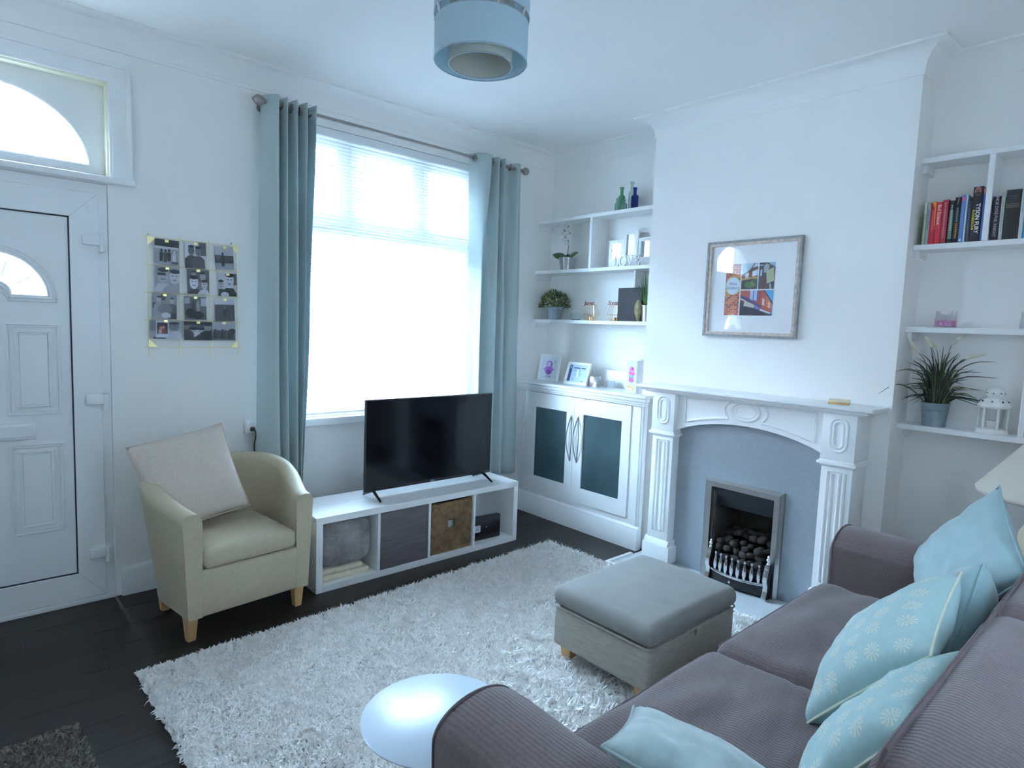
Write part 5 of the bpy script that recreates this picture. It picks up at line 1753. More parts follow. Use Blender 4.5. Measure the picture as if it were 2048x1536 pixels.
# four triangular fields of parallel twisted strands
def strand_field(horizontal, lo):
    b = B()
    half = (bx1 - bx0) / 2
    n = 15
    for k in range(n):
        d = 0.030 + (half - 0.036) * k / (n - 1)
        if horizontal:     # strands run up-down, stacked left to right in the top and bottom fields
            pass
        sgn = -1 if lo else 1
        if horizontal:
            L0, L1 = -d, d
            p0, p1 = (bcx + L0, by + 0.005, max(bz0 + .006, min(bz1 - .006, bcz + sgn * d))), (bcx + L1, by + 0.005, max(bz0 + .006, min(bz1 - .006, bcz + sgn * d)))
        else:
            p0, p1 = (bcx + sgn * d, by + 0.005, max(bz0 + .006, bcz - d)), (bcx + sgn * d, by + 0.005, min(bz1 - .006, bcz + d))
        m_ = 14
        pts = [(p0[0] + (p1[0] - p0[0]) * i / m_, by + 0.005 + 0.0016 * math.sin(i * 2.4 + k), p0[2] + (p1[2] - p0[2]) * i / m_) for i in range(m_ + 1)]
        tube(b, pts, [0.0052 + 0.0010 * math.sin(i * 2.4 + k * 1.3) for i in range(m_ + 1)], 6)
    return b
for hz, lo in ((True, True), (True, False), (False, True), (False, False)):
    o = obj('woven_field', strand_field(hz, lo), BASK, bs, ang=3); o['kind'] = 'stuff'
b = B(); tube(b, [(bx0 + .004, by + .012, bz1), (bx1 - .004, by + .012, bz1), (bx1 - .004, KY + KD - .03, bz1), (bx0 + .004, KY + KD - .03, bz1)], 0.009, 8, True); obj('rim', b, BASK, bs)
# broadband router
ROUT = mat('gloss_black_plastic', (0.010, 0.010, 0.013), 0.22, spec=0.6)
rt = thing('broadband_router', 'black broadband router standing in the fourth cube', 'router', (cell[3] + 0.125, KY + 0.10, T))
M = Matrix.Translation((cell[3] + 0.148, KY + 0.075, T)) @ Matrix.Rotation(-0.06, 4, 'Z')
b = rbox(-0.135, 0.118, -0.022, 0.022, 0.0, 0.160, 0.010, 3); b.transform(M); body = obj('case', b, ROUT, rt)
b = rbox(-0.100, -0.055, -0.0232, -0.0215, 0.060, 0.105, 0.0005, 1); b.transform(M); lab_ = obj('white_sticker', b, mat('sticker_paper', (0.78, 0.78, 0.80), 0.6), body)
b = B()
for zz in (0.072, 0.082, 0.092):
    box(b, -0.092, -0.066, -0.0237, -0.0230, zz, zz + 0.003)
b.transform(M); obj('sticker_print', b, DARKTXT, lab_)
b = B(); lathe(b, [(0, 0), (0.006, 0), (0.006, 0.001), (0, 0.001)], seg=14); b.transform(M @ Matrix.Translation((-0.005, -0.022, 0.088)) @ Matrix.Rotation(PI / 2, 4, 'X')); obj('logo', b, mat('grey_logo', (0.20, 0.20, 0.22), .4), body)

# ------------------------------------------------------------------ television
tt = thing('television', 'flat black television on two splayed feet on the white unit', 'television', (-1.44, -0.43, KH))
TX0, TX1, TZ0, TZ1, TY = -1.928, -0.956, 0.468, 1.026, -0.430
b = rbox(TX0, TX1, TY - 0.012, TY + 0.006, TZ0, TZ1, 0.003, 2); bez = obj('bezel', b, mat('dark_grey_bezel', (0.022, 0.022, 0.026), 0.3), tt)
b = rbox(TX0 + 0.03, TX1 - 0.03, TY + 0.006, TY + 0.045, TZ0 + 0.01, TZ0 + 0.38, 0.012, 3); obj('rear_housing', b, ROUT, tt)
b = B(); box(b, TX0 + 0.008, TX1 - 0.008, TY - 0.0135, TY - 0.011, TZ0 + 0.020, TZ1 - 0.008)
obj('screen', b, mat('dark_screen', (0.004, 0.004, 0.006), 0.10, spec=0.32, var=0.02), tt)
b = rbox(-1.458, -1.424, TY - 0.0165, TY - 0.011, TZ0 + 0.004, TZ0 + 0.015, 0.002, 1); obj('logo_tab', b, mat('grey_logo', (0.2, 0.2, 0.22)), bez)
for xc, sg in ((-1.865, -1), (-1.02, 1)):
    b = B()
    for dy in (-1, 1):
        tube(b, [(xc, TY - 0.004, TZ0 + 0.006), (xc + sg * 0.004, TY - 0.004 + dy * 0.035, TZ0 - 0.010), (xc + sg * 0.006, TY + dy * 0.105, KH + 0.006)], [0.011, 0.009, 0.006], 8)
    obj('foot', b, ROUT, tt)

# ------------------------------------------------------------------ armchair
BEIGE = mat('beige_chair_fabric', (0.44, 0.37, 0.255), 0.62, var=0.05, scale=90, bump=0.12, bscale=700, sheen=0.1)
ac = thing('armchair', 'beige fabric tub armchair on wooden legs by the front door', 'armchair', (-2.715, -0.455, 0), math.radians(6))
path = []
for k in range(9):
    t = k / 8
    f = t * t * (3 - 2 * t)
    path.append((0.270 + 0.062 * f, -0.295 + 0.315 * t))
path += [(0.332 * math.cos(a), 0.02 + 0.250 * math.sin(a)) for a in [PI * k / 26 for k in range(1, 26)]]
path += [(-x, y_) for x, y_ in reversed(path[:9])]
b = B()
rows = []
npth = len(path)
for i, (px, py) in enumerate(path):
    q0, q1 = path[max(i - 1, 0)], path[min(i + 1, npth - 1)]
    d = Vector((q1[0] - q0[0], q1[1] - q0[1])).normalized()
    nx, ny = d.y, -d.x
    f = min(1, max(0, (py + 0.295) / 0.52)); f = f * f * (3 - 2 * f)
    h = 0.605 + 0.140 * f
    g = min(1, max(0, (py + 0.295) / 0.30)); g = g * g * (3 - 2 * g) * 0.050      # the shell leans outwards towards the back
    sec = [(0.022 - g, 0.118), (0.028 - g * 0.8, 0.25), (0.040 - g * 0.15, h - 0.12), (0.045, h - 0.045), (0.042, h - 0.020), (0.030, h - 0.004), (0.006, h), (-0.018, h - 0.003), (-0.034, h - 0.014), (-0.042, h - 0.040), (-0.044, h - 0.10), (-0.042 - g * 0.6, 0.30), (-0.042 - g, 0.118)]
    rows.append([b.verts.new((px + nx * o_, py + ny * o_, z)) for o_, z in sec])
for A, C in zip(rows[:-1], rows[1:]):
    for k in range(len(A)):
        k2 = (k + 1) % len(A)
        b.faces.new((A[k], A[k2], C[k2], C[k]))
b.faces.new(rows[0]); b.faces.new(list(reversed(rows[-1])))
shell = obj('tub_back', b, BEIGE, ac, local=True, ang=0.9)
b = rbox(-0.236, 0.236, -0.294, 0.20, 0.118, 0.335, 0.012, 3); obj('seat_base', b, BEIGE, ac, local=True)
b = soft_box(-0.226, 0.226, -0.308, 0.18, 0.337, 0.430, 0.032, 0.018, 2, 0.003); obj('seat_cushion', b, BEIGE, ac, local=True, ang=1.2)
for i, (lx, ly) in enumerate(((-0.262, -0.235), (0.262, -0.235), (-0.235, 0.165), (0.235, 0.165))):
    b = B()
    vv0 = [b.verts.new((lx + sx * 0.018, ly + sy * 0.018, 0.0)) for sx, sy in ((-1, -1), (1, -1), (1, 1), (-1, 1))]
    vv1 = [b.verts.new((lx + sx * 0.027, ly + sy * 0.027, 0.122)) for sx, sy in ((-1, -1), (1, -1), (1, 1), (-1, 1))]
    b.faces.new(vv0); b.faces.new(vv1)
    for k in range(4):
        b.faces.new((vv0[k], vv0[(k + 1) % 4], vv1[(k + 1) % 4], vv1[k]))
    bmesh.ops.recalc_face_normals(b, faces=b.faces); bmesh.ops.bevel(b, geom=list(b.edges), offset=0.003, segments=2, affect='EDGES')
    obj('leg', b, OAK, ac, local=True)
TAUPE = mat('taupe_cushion_fabric', (0.58, 0.49, 0.42), 0.85, var=0.05, scale=80, bump=0.1, bscale=500)
cushion('cushion', 'plain taupe square cushion tilted on the beige armchair', TAUPE, 0.455, 0.455, 0.15, (-2.865, -0.415, 0.685), (0.08, -1, 0.40), math.radians(10), 3.0, pinch=0.05)

# ------------------------------------------------------------------ rugs
RUGM = mat('cream_shag_pile', (0.90, 0.875, 0.85), 0.9, var=0.08, scale=26, spec=0.2, sheen=0.2)
def shag(name, label, cx, cy, w_, h_, rz, m, base_m, dens, L, width, seed):
    t = thing(name, label, 'rug', (cx, cy, 0), rz)
    b = rbox(-w_ / 2 + 0.01, w_ / 2 - 0.01, -h_ / 2 + 0.01, h_ / 2 - 0.01, 0.001, 0.012, 0.004, 1); obj('backing', b, base_m, t, local=True)
    rng = np.random.default_rng(seed)
    n = int(w_ * h_ * dens)
    P = np.stack([rng.uniform(-w_ / 2, w_ / 2, n), rng.uniform(-h_ / 2, h_ / 2, n), np.full(n, 0.010)], 1)
    N = np.tile([[0.0, 0.0, 1.0]], (n, 1))
    # tufts clump and lean together in patches
    ph = np.stack([np.sin(P[:, 0] * 31 + 3 * np.sin(P[:, 1] * 17)), np.cos(P[:, 1] * 29 + 3 * np.sin(P[:, 0] * 23)), np.zeros(n)], 1)
    N = N + ph * 0.45
    edge = np.stack([np.clip((np.abs(P[:, 0]) - (w_ / 2 - 0.03)) / 0.03, 0, 1) * np.sign(P[:, 0]), np.clip((np.abs(P[:, 1]) - (h_ / 2 - 0.03)) / 0.03, 0, 1) * np.sign(P[:, 1]), np.zeros(n)], 1)
    N = N + edge * 0.9
    N /= np.linalg.norm(N, axis=1, keepdims=True)
    me = tuft_mesh('pile', P, N, L, width, 0.45, seed)
    link_mesh('pile', me, m, t, 'stuff')
    return t
shag('shaggy_rug', 'large cream shaggy rug in the middle of the dark floor', -1.945, -1.80, 2.46, 1.86, math.radians(1.5), RUGM, mat('rug_backing', (0.70, 0.66, 0.58), 0.9), 23000, 0.036, 0.0115, 5)
MATM = mat('grey_flecked_pile', (0.10, 0.085, 0.07), 0.9, var=0.4, scale=60, col2=(0.30, 0.26, 0.21))
shag('door_mat', 'small grey brown flecked mat inside the front door', -3.785, -1.385, 0.73, 0.48, math.radians(3), MATM, mat('mat_backing', (0.10, 0.09, 0.08), 0.9), 42000, 0.014, 0.004, 9)

# ------------------------------------------------------------------ footstool
OTT = mat('oatmeal_suede', (0.212, 0.202, 0.190), 0.85, var=0.07, scale=9, bump=0.08, bscale=500, sheen=0.2)
OTB = mat('oatmeal_weave', (0.32, 0.29, 0.25), 0.85, var=0.12, scale=50, bump=0.15, bscale=400, stretch=(0.4, 0.4, 2))
fo_ = thing('footstool', 'square beige storage footstool with padded lid on the rug', 'footstool', (-1.465, -2.14, 0))
ox0, ox1, oy0, oy1 = -1.785, -1.145, -2.395, -1.885
b = rbox(ox0, ox1, oy0, oy1, 0.098, 0.275, 0.018, 4); obj('body', b, OTB, fo_)
b = soft_box(ox0 - 0.012, ox1 + 0.012, oy0 - 0.012, oy1 + 0.012, 0.277, 0.365, 0.040, 0.022, 9, 0.004); obj('padded_lid', b, OTT, fo_, ang=1.2)
b = B(); tube(b, [(cx_ + .03 * math.cos(a), cy_ + .03 * math.sin(a), .279) for cx_, cy_, a0 in ((ox0 + .024, oy0 + .024, PI), (ox1 - .024, oy0 + .024, 1.5 * PI), (ox1 - .024, oy1 - .024, 0), (ox0 + .024, oy1 - .024, PI / 2)) for a in [a0 + PI / 2 * k / 5 for k in range(6)]], 0.004, 6, True); obj('lid_seam', b, OTB, fo_)
b = rbox(-1.475, -1.435, oy0 - 0.010, oy0 + 0.002, 0.245, 0.278, 0.003, 2); obj('pull_tab', b, OTB, fo_)
for lx in (ox0 + 0.065, ox1 - 0.065):
    for ly in (oy0 + 0.065, oy1 - 0.045):
        b = B()
        vv0 = [b.verts.new((lx + sx * 0.020, ly + sy * 0.020, 0.012)) for sx, sy in ((-1, -1), (1, -1), (1, 1), (-1, 1))]
        vv1 = [b.verts.new((lx + sx * 0.030, ly + sy * 0.030, 0.100)) for sx, sy in ((-1, -1), (1, -1), (1, 1), (-1, 1))]
        b.faces.new(vv0); b.faces.new(vv1)
        for k in range(4):
            b.faces.new((vv0[k], vv0[(k + 1) % 4], vv1[(k + 1) % 4], vv1[k]))
        obj('leg', b, OAK, fo_)

# ------------------------------------------------------------------ round side table
st_ = thing('side_table', 'round white side table with splayed wooden legs beside the sofa arm', 'table', (-2.786, -2.418, 0.012))
b = B(); lathe(b, [(0, 0.423), (0.188, 0.423), (0.197, 0.430), (0.200, 0.436), (0.197, 0.438), (0, 0.438)], seg=64); obj('table_top', b, mat('pale_table_lacquer', (0.58, 0.66, 0.74), 0.3, var=0.01, scale=4), st_, local=True)
WALN = mat('reddish_beech', (0.34, 0.135, 0.055), 0.4, var=0.15, scale=16)
for k in range(3):
    a = math.radians(205 + 120 * k)
    b = B(); tube(b, [(0.095 * math.cos(a), 0.095 * math.sin(a), 0.424), (0.195 * math.cos(a), 0.195 * math.sin(a), 0.0)], [0.017, 0.010], 12); obj('leg', b, WALN, st_, local=True)
b = B(); lathe(b, [(0, 0.410), (0.11, 0.410), (0.12, 0.424), (0, 0.424)], seg=32); obj('leg_plate', b, LAMINATE, st_, local=True)

# ------------------------------------------------------------------ sofa
SOFA = mat('mauve_brown_chenille', (0.128, 0.094, 0.094), 0.9, var=0.12, scale=120, bump=0.35, bscale=420, sheen=0.3, ribs=28.0)
SOFAD = mat('mauve_brown_piping', (0.105, 0.075, 0.078), 0.9, bump=0.2, bscale=300)
so = thing('sofa', 'mauve brown fabric sofa with two seat cushions facing the window', 'sofa', (-1.82, -3.1, 0))
SY0, SY1 = -3.60, -2.70
b = rbox(-2.93, -0.72, SY0 + 0.02, SY1 + 0.0, 0.06, 0.30, 0.02, 3); obj('base', b, SOFA, so)
def arm(x0, x1, z1, yf, sd):
    """scroll arm: broad rounded top, front face outlined by piping"""
    n = 26
    w_ = x1 - x0
    r = w_ / 2
    side = [0.06, 0.14, 0.22, 0.30, 0.38, 0.46, 0.53]
    top_ = [((x0 + x1) / 2 - r * math.cos(PI * k / n), z1 - r * 0.62 + r * 0.62 * math.sin(PI * k / n)) for k in range(n + 1)]
    outl = [(x0 + 0.012 * (1 - z / 0.55), z) for z in side] + top_ + [(x1 - 0.012 * (1 - z / 0.55), z) for z in reversed(side)]
    b = B()
    rows = []
    cx, cz = (x0 + x1) / 2, 0.35
    for d, s in ((0.0, 0.925), (0.005, 0.965), (0.014, 0.988), (0.03, 1.0), (0.08, 1.0), (0.16, 1.0), (0.24, 1.0), (0.32, 1.0), (0.42, 1.0), (0.52, 1.0), (0.64, 1.0), (0.76, 1.0), (0.88, 1.0)):
        rows.append([b.verts.new((cx + (u - cx) * s + 0.004 * noise.noise(Vector((u * 4, d * 5, sd))), yf - d, cz + (v - cz) * s + 0.006 * noise.noise(Vector((u * 5 + 3, d * 6, sd))))) for u, v in outl])
    for A, C in zip(rows[:-1], rows[1:]):
        for k in range(len(A)):
            k2 = (k + 1) % len(A)
            b.faces.new((A[k], A[k2], C[k2], C[k]))
    b.faces.new(rows[0]); b.faces.new(list(reversed(rows[-1])))
    a_ = obj('arm', b, SOFA, so, ang=1.2)
    b = B(); tube(b, [(cx + (u - cx) * 0.990, yf - 0.013, cz + (v - cz) * 0.990) for u, v in outl], 0.0042, 6); obj('arm_piping', b, SOFAD, a_)
arm(-2.955, -2.715, 0.645, -2.625, 1.0)
arm(-0.930, -0.665, 0.665, -2.690, 4.0)
# seat cushions
for x0, x1, sd in ((-2.712, -1.838, 3.0), (-1.832, -0.932, 8.0)):
    b = soft_box(x0, x1, -3.36, -2.665, 0.295, 0.445, 0.055, 0.022, sd, 0.012, 34, 5)
    for v in b.verts:
        if v.co.z > 0.40:
            k_ = max(0, 1 - ((v.co.y + 3.02) / 0.34) ** 2)
            v.co.z += k_ * 0.011 * noise.noise(Vector((v.co.x * 2.2 + v.co.y * 9 + sd, v.co.y * 1.5 - v.co.x * 1.2, sd)))
            v.co.z -= k_ * 0.007 * max(0, 1 - abs(noise.noise(Vector((v.co.x * 1.3 - v.co.y * 4.5, v.co.x * 0.8 + sd, 2 * sd)))) * 7)
    sc_ = obj('seat_cushion', b, SOFA, so, ang=1.3)
    b = B()
    for z in (0.415, 0.325):
        i_ = 0.012
        tube(b, [(x0 + i_ + .04, -2.668, z), (x1 - i_ - .04, -2.668, z), (x1 - 0.006, -2.71, z), (x1 - 0.004, -3.30, z)], 0.005, 6)
        tube(b, [(x0 + i_ + .04, -2.668, z), (x0 + 0.006, -2.71, z), (x0 + 0.004, -3.30, z)], 0.005, 6)
    obj('cushion_piping', b, SOFAD, sc_)
# back frame and back cushions
b = rbox(-2.90, -0.75, SY0, SY0 + 0.12, 0.06, 0.74, 0.04, 4); obj('back_frame', b, SOFA, so)
for x0, x1, sd in ((-2.700, -1.842, 5.0), (-1.835, -0.945, 12.0)):
    b = soft_box(x0, x1, -0.105, 0.105, 0.0, 0.44, 0.060, 0.02, sd, 0.006, 16, 5)
    b.transform(Matrix.Translation((0, -3.430, 0.405)) @ Matrix.Rotation(math.radians(9), 4, 'X'))
    bc_ = obj('back_cushion', b, SOFA, so, ang=1.3)
    R_ = Matrix.Translation((0, -3.430, 0.405)) @ Matrix.Rotation(math.radians(9), 4, 'X')
    b = B()
    for yy in (0.085, -0.085):
        tube(b, [(x0 + 0.004, yy, 0.02), (x0 + 0.006, yy, 0.38), (x0 + 0.045, yy, 0.438), (x1 - 0.045, yy, 0.438), (x1 - 0.006, yy, 0.38), (x1 - 0.004, yy, 0.02)], 0.005, 6)
    b.transform(R_); obj('cushion_piping', b, SOFAD, bc_)
for lx in (-2.85, -0.80):
    for ly in (SY0 + 0.08, SY1 - 0.04):
        b = B(); cyl(b, (lx, ly, 0.0), (lx, ly, 0.065), 0.022, 0.028, 12); obj('leg', b, OAK, so)

# cushions
TEAL = mat('sea_blue_velvet', (0.33, 0.47, 0.49), 0.75, var=0.06, scale=14, sheen=0.5)
PALE = mat('pale_aqua_plush', (0.30, 0.39, 0.39), 0.8, var=0.16, scale=10, sheen=0.5, stretch=(2, 0.6, 1))
def motif_material():
    """aqua cotton printed all over with cream starburst sprigs"""
    m = mat('aqua_sprig_cotton', (0.36, 0.50, 0.50), 0.8, var=0.04, scale=60, bump=0.08, bscale=500)
    nt = m.node_tree
    bs_ = nt.nodes['Principled BSDF']
    ramp = bs_.inputs['Base Color'].links[0].from_node
    tc = nt.nodes.new('ShaderNodeTexCoord')
    vo = nt.nodes.new('ShaderNodeTexVoronoi'); vo.voronoi_dimensions = '2D'; vo.inputs['Scale'].default_value = 13.0; vo.inputs['Randomness'].default_value = 0.25
    nt.links.new(tc.outputs['Object'], vo.inputs['Vector'])
    sub = nt.nodes.new('ShaderNodeVectorMath'); sub.operation = 'SUBTRACT'
    sc_ = nt.nodes.new('ShaderNodeVectorMath'); sc_.operation = 'SCALE'; sc_.inputs['Scale'].default_value = 1.0
    nt.links.new(tc.outputs['Object'], sub.inputs[0]); nt.links.new(vo.outputs['Position'], sub.inputs[1])
    sep = nt.nodes.new('ShaderNodeSeparateXYZ'); nt.links.new(sub.outputs[0], sep.inputs[0])
    at = nt.nodes.new('ShaderNodeMath'); at.operation = 'ARCTAN2'
    nt.links.new(sep.outputs['Y'], at.inputs[0]); nt.links.new(sep.outputs['X'], at.inputs[1])
    mu = nt.nodes.new('ShaderNodeMath'); mu.operation = 'MULTIPLY'; mu.inputs[1].default_value = 11.0; nt.links.new(at.outputs[0], mu.inputs[0])
    si = nt.nodes.new('ShaderNodeMath'); si.operation = 'SINE'; nt.links.new(mu.outputs[0], si.inputs[0])
    g1 = nt.nodes.new('ShaderNodeMath'); g1.operation = 'GREATER_THAN'; g1.inputs[1].default_value = 0.1; nt.links.new(si.outputs[0], g1.inputs[0])
    le = nt.nodes.new('ShaderNodeVectorMath'); le.operation = 'LENGTH'
    cx = nt.nodes.new('ShaderNodeCombineXYZ'); nt.links.new(sep.outputs['X'], cx.inputs[0]); nt.links.new(sep.outputs['Y'], cx.inputs[1])
    nt.links.new(cx.outputs[0], le.inputs[0])
    l1 = nt.nodes.new('ShaderNodeMath'); l1.operation = 'LESS_THAN'; l1.inputs[1].default_value = 0.0225; nt.links.new(le.outputs['Value'], l1.inputs[0])
    l2 = nt.nodes.new('ShaderNodeMath'); l2.operation = 'GREATER_THAN'; l2.inputs[1].default_value = 0.004; nt.links.new(le.outputs['Value'], l2.inputs[0])
    m1 = nt.nodes.new('ShaderNodeMath'); m1.operation = 'MULTIPLY'; nt.links.new(g1.outputs[0], m1.inputs[0]); nt.links.new(l1.outputs[0], m1.inputs[1])
    m2 = nt.nodes.new('ShaderNodeMath'); m2.operation = 'MULTIPLY'; nt.links.new(m1.outputs[0], m2.inputs[0]); nt.links.new(l2.outputs[0], m2.inputs[1])
    mx = nt.nodes.new('ShaderNodeMix'); mx.data_type = 'RGBA'
    nt.links.new(m2.outputs[0], mx.inputs['Factor']); nt.links.new(ramp.outputs['Color'], mx.inputs['A']); mx.inputs['B'].default_value = (0.56, 0.58, 0.48, 1)
    nt.links.new(mx.outputs['Result'], bs_.inputs['Base Color'])
    return m
SPRIG = motif_material()
SPP = mat('cream_zip_piping', (0.60, 0.62, 0.50), 0.8)
cushion('cushion', 'plain blue green velvet cushion in the sofa corner under the lamp', TEAL, 0.45, 0.45, 0.14, (-1.085, -3.195, 0.705), (-0.52, 0.74, 0.42), math.radians(-28), 1.0, wrinkle=0.014)
cushion('cushion', 'aqua cushion with cream sprigs leaning on plain blue cushion', SPRIG, 0.43, 0.43, 0.17, (-1.85, -3.18, 0.650), (-0.19, 0.765, 0.616), math.radians(-14), 2.0, group='sprigged aqua cushions', piping=SPP, wrinkle=0.008)
cushion('cushion', 'plain aqua cushion standing behind the sprigged cushion on sofa', TEAL, 0.37, 0.37, 0.17, (-1.545, -3.275, 0.655), (-0.17, 0.96, 0.21), math.radians(22), 6.0, wrinkle=0.006)
cushion('cushion', 'aqua cushion with cream sprigs propped against the sofa back cushion', SPRIG, 0.43, 0.43, 0.16, (-2.18, -3.285, 0.605), (0.0, 0.82, 0.55), math.radians(-3), 7.0, group='sprigged aqua cushions', piping=SPP, wrinkle=0.012)
cushion('cushion', 'pale grey aqua plush cushion propped on the sofa arm by the side table', PALE, 0.39, 0.39, 0.12, (-2.585, -3.085, 0.580), (0.41, -0.09, 0.906), math.radians(36), 9.0, wrinkle=0.010)

# ------------------------------------------------------------------ table lamp beyond the sofa
SHADE = thin_cloth('cream_lamp_shade', (0.72, 0.69, 0.60), (0.7, 0.65, 0.5), 0.15)
lt2 = thing('lamp_table', 'small white round table between sofa and alcove', 'table', (-0.39, -3.35, 0))
b = B(); lathe(b, [(0, 0.50), (0.17, 0.50), (0.18, 0.51), (0.17, 0.52), (0, 0.52)], seg=32); obj('table_top', b, LAMINATE, lt2, local=True)
b = B(); lathe(b, [(0, 0), (0.13, 0), (0.13, 0.012), (0.03, 0.03), (0.02, 0.06), (0.02, 0.50), (0, 0.50)], seg=24); obj('pedestal', b, LAMINATE, lt2, local=True)
la = thing('table_lamp', 'table lamp with wide cream cone shade and bulbous cream base', 'lamp', (-0.39, -3.35, 0.52))
CERA = mat('cream_ceramic', (0.62, 0.57, 0.42), 0.35)
b = B(); lathe(b, [(0, 0), (0.07, 0), (0.085, 0.02), (0.10, 0.07), (0.115, 0.14), (0.11, 0.19), (0.085, 0.24), (0.045, 0.28), (0.025, 0.31), (0.012, 0.33), (0.012, 0.42), (0, 0.42)], seg=28); obj('lamp_base', b, CERA, la, local=True)
b = B(); lathe(b, [(0.270, 0.345), (0.272, 0.360), (0.085, 0.610), (0.082, 0.610), (0.268, 0.358), (0.266, 0.345), (0.270, 0.345)], seg=48); sh = obj('lamp_shade', b, SHADE, la, local=True)
b = B(); tube(b, [(0.270 * math.cos(a), 0.270 * math.sin(a), 0.348) for a in [2 * PI * k / 48 for k in range(48)]], 0.005, 6, True); obj('shade_trim', b, mat('taupe_trim', (0.42, 0.38, 0.36), 0.7), sh, local=True)
b = B(); bmesh.ops.create_icosphere(b, subdivisions=2, radius=0.03, matrix=Matrix.Translation((0, 0, 0.46))); obj('bulb', b, mat('opal_bulb', (0.8, 0.8, 0.78), 0.3), la, local=True)

# ------------------------------------------------------------------ ceiling pendant
PSH = thin_cloth('duck_egg_shade', (0.66, 0.79, 0.85), (0.64, 0.80, 0.87), 0.40)
PIN = thin_cloth('cream_inner_shade', (0.66, 0.66, 0.60), (0.66, 0.64, 0.56), 0.35)
PCX, PCY, PZ0 = -2.305, -1.905, 2.400
pn = thing('pendant_lamp', 'pale blue double drum ceiling lampshade with cream inner shade', 'lamp', (PCX, PCY, PZ0))
def drum(r, z0, z1, th=0.002, seg=72, slot=None):
    b = B()
    rings = []
    for rr, zz in ((r, z0), (r, z1), (r - th, z1), (r - th, z0)):
        rings.append([b.verts.new((rr * math.cos(2 * PI * k / seg), rr * math.sin(2 * PI * k / seg), zz)) for k in range(seg)])
    for i in range(4):
        A, C = rings[i], rings[(i + 1) % 4]
        for k in range(seg):
            k2 = (k + 1) % seg
            b.faces.new((A[k], A[k2], C[k2], C[k]))
    return b
PR = 0.163
obj('outer_shade', drum(PR, 0.0, 0.130), PSH, pn, local=True)
obj('outer_shade', drum(PR + 0.003, 0.148, 0.278), PSH, pn, local=True)
obj('inner_shade', drum(0.112, -0.010, 0.268), PIN, pn, local=True)
b = B()
for z, r in ((0.001, PR - .001), (0.129, PR - .001), (0.149, PR + .002), (0.277, PR + .002), (-0.009, 0.111)):
    tube(b, [(r * math.cos(2 * PI * k / 48), r * math.sin(2 * PI * k / 48), z) for k in range(48)], 0.0022, 6, True)
obj('wire_ring', b, mat('painted_wire', (0.34, 0.40, 0.44), 0.5), pn, local=True)
for k in range(3):
    a = math.radians(250 + 120 * k)
    for da in (0, 40):
        b = B(); cyl(b, ((PR - 0.004) * math.cos(a + math.radians(da)), (PR - 0.004) * math.sin(a + math.radians(da)), 0.124), ((PR + 0.006) * math.cos(a + math.radians(da)), (PR + 0.006) * math.sin(a + math.radians(da)), 0.154), 0.005, seg=8); obj('shade_clip', b, CHROME, pn, local=True)
b = B()
for a in (0, PI / 3, 2 * PI / 3):
    cyl(b, (-0.112 * math.cos(a), -0.112 * math.sin(a), 0.258), (0.112 * math.cos(a), 0.112 * math.sin(a), 0.258), 0.002, seg=6)
    for s_ in (-1, 1):
        cyl(b, (s_ * 0.112 * math.cos(a), s_ * 0.112 * math.sin(a), 0.258), (s_ * PR * math.cos(a), s_ * PR * math.sin(a), 0.268), 0.002, seg=6)
obj('spider', b, MATS['painted_wire'], pn, local=True)
b = B(); cyl(b, (0, 0, 0.18), (0, 0, H - PZ0 - 0.03), 0.004, seg=8); cyl(b, (0, 0, 0.20), (0, 0, 0.27), 0.018, seg=14); obj('flex_cord', b, UPVC, pn, local=True)
b = B(); lathe(b, [(0, 0), (0.05, 0), (0.05, -0.012), (0.02, -0.03), (0, -0.03)], (0, 0, H - PZ0), 24); obj('ceiling_rose', b, UPVC, pn, local=True)

# ------------------------------------------------------------------ wire photo grid
gt = thing('photo_grid', 'gold wire photo grid hung on the wall beside the front door', 'photo display', (-2.732, 0, 1.30))
gx = [-2.955 + 0.1483 * k for k in range(4)]
gz = [1.877 - 0.1418 * k for k in range(5)]
b = B()
for x in gx:
    tube(b, [(x, -0.010, gz[0] + 0.016), (x, -0.010, gz[4] - 0.040), (x + 0.003, -0.016, gz[4] - 0.050), (x + 0.002, -0.022, gz[4] - 0.040)], 0.0013, 5)
obj('upright_wires', b, GOLD, gt)
b = B()
for z in gz:
    cyl(b, (gx[0] - 0.022, -0.012, z), (gx[3] + 0.022, -0.012, z), 0.0013, seg=5)
obj('cross_wires', b, GOLD, gt)
for (x, z, sx, sz) in ((gx[0], gz[0], 1, -1), (gx[3], gz[0], -1, -1), (gx[0], gz[4], 1, 1), (gx[3], gz[4], -1, 1)):
    b = B(); prism(b, [(0, 0), (sx * 0.042, 0), (0, sz * 0.042)], (x, -0.0136, z), (1, 0, 0), (0, 0, 1), (0, 0.001, 0)); obj('corner_plate', b, mat('brass_plate', (0.80, 0.70, 0.36), 0.35, metal=0.5), gt)
for x in (gx[0] + 0.004, gx[3] - 0.03):
    b = B(); cyl(b, (x, 0.0, gz[0] + 0.012), (x, -0.016, gz[0] + 0.014), 0.0025, seg=6); obj('nail', b, NICKEL, gt)
def to_wall(cx, cy):
    yt = 130 + (cx - 95) * 0.112
    return -2.955 + (cx - 95) / 980 * 0.445, 1.877 - (cy - yt) / (1385 - yt) * 0.567
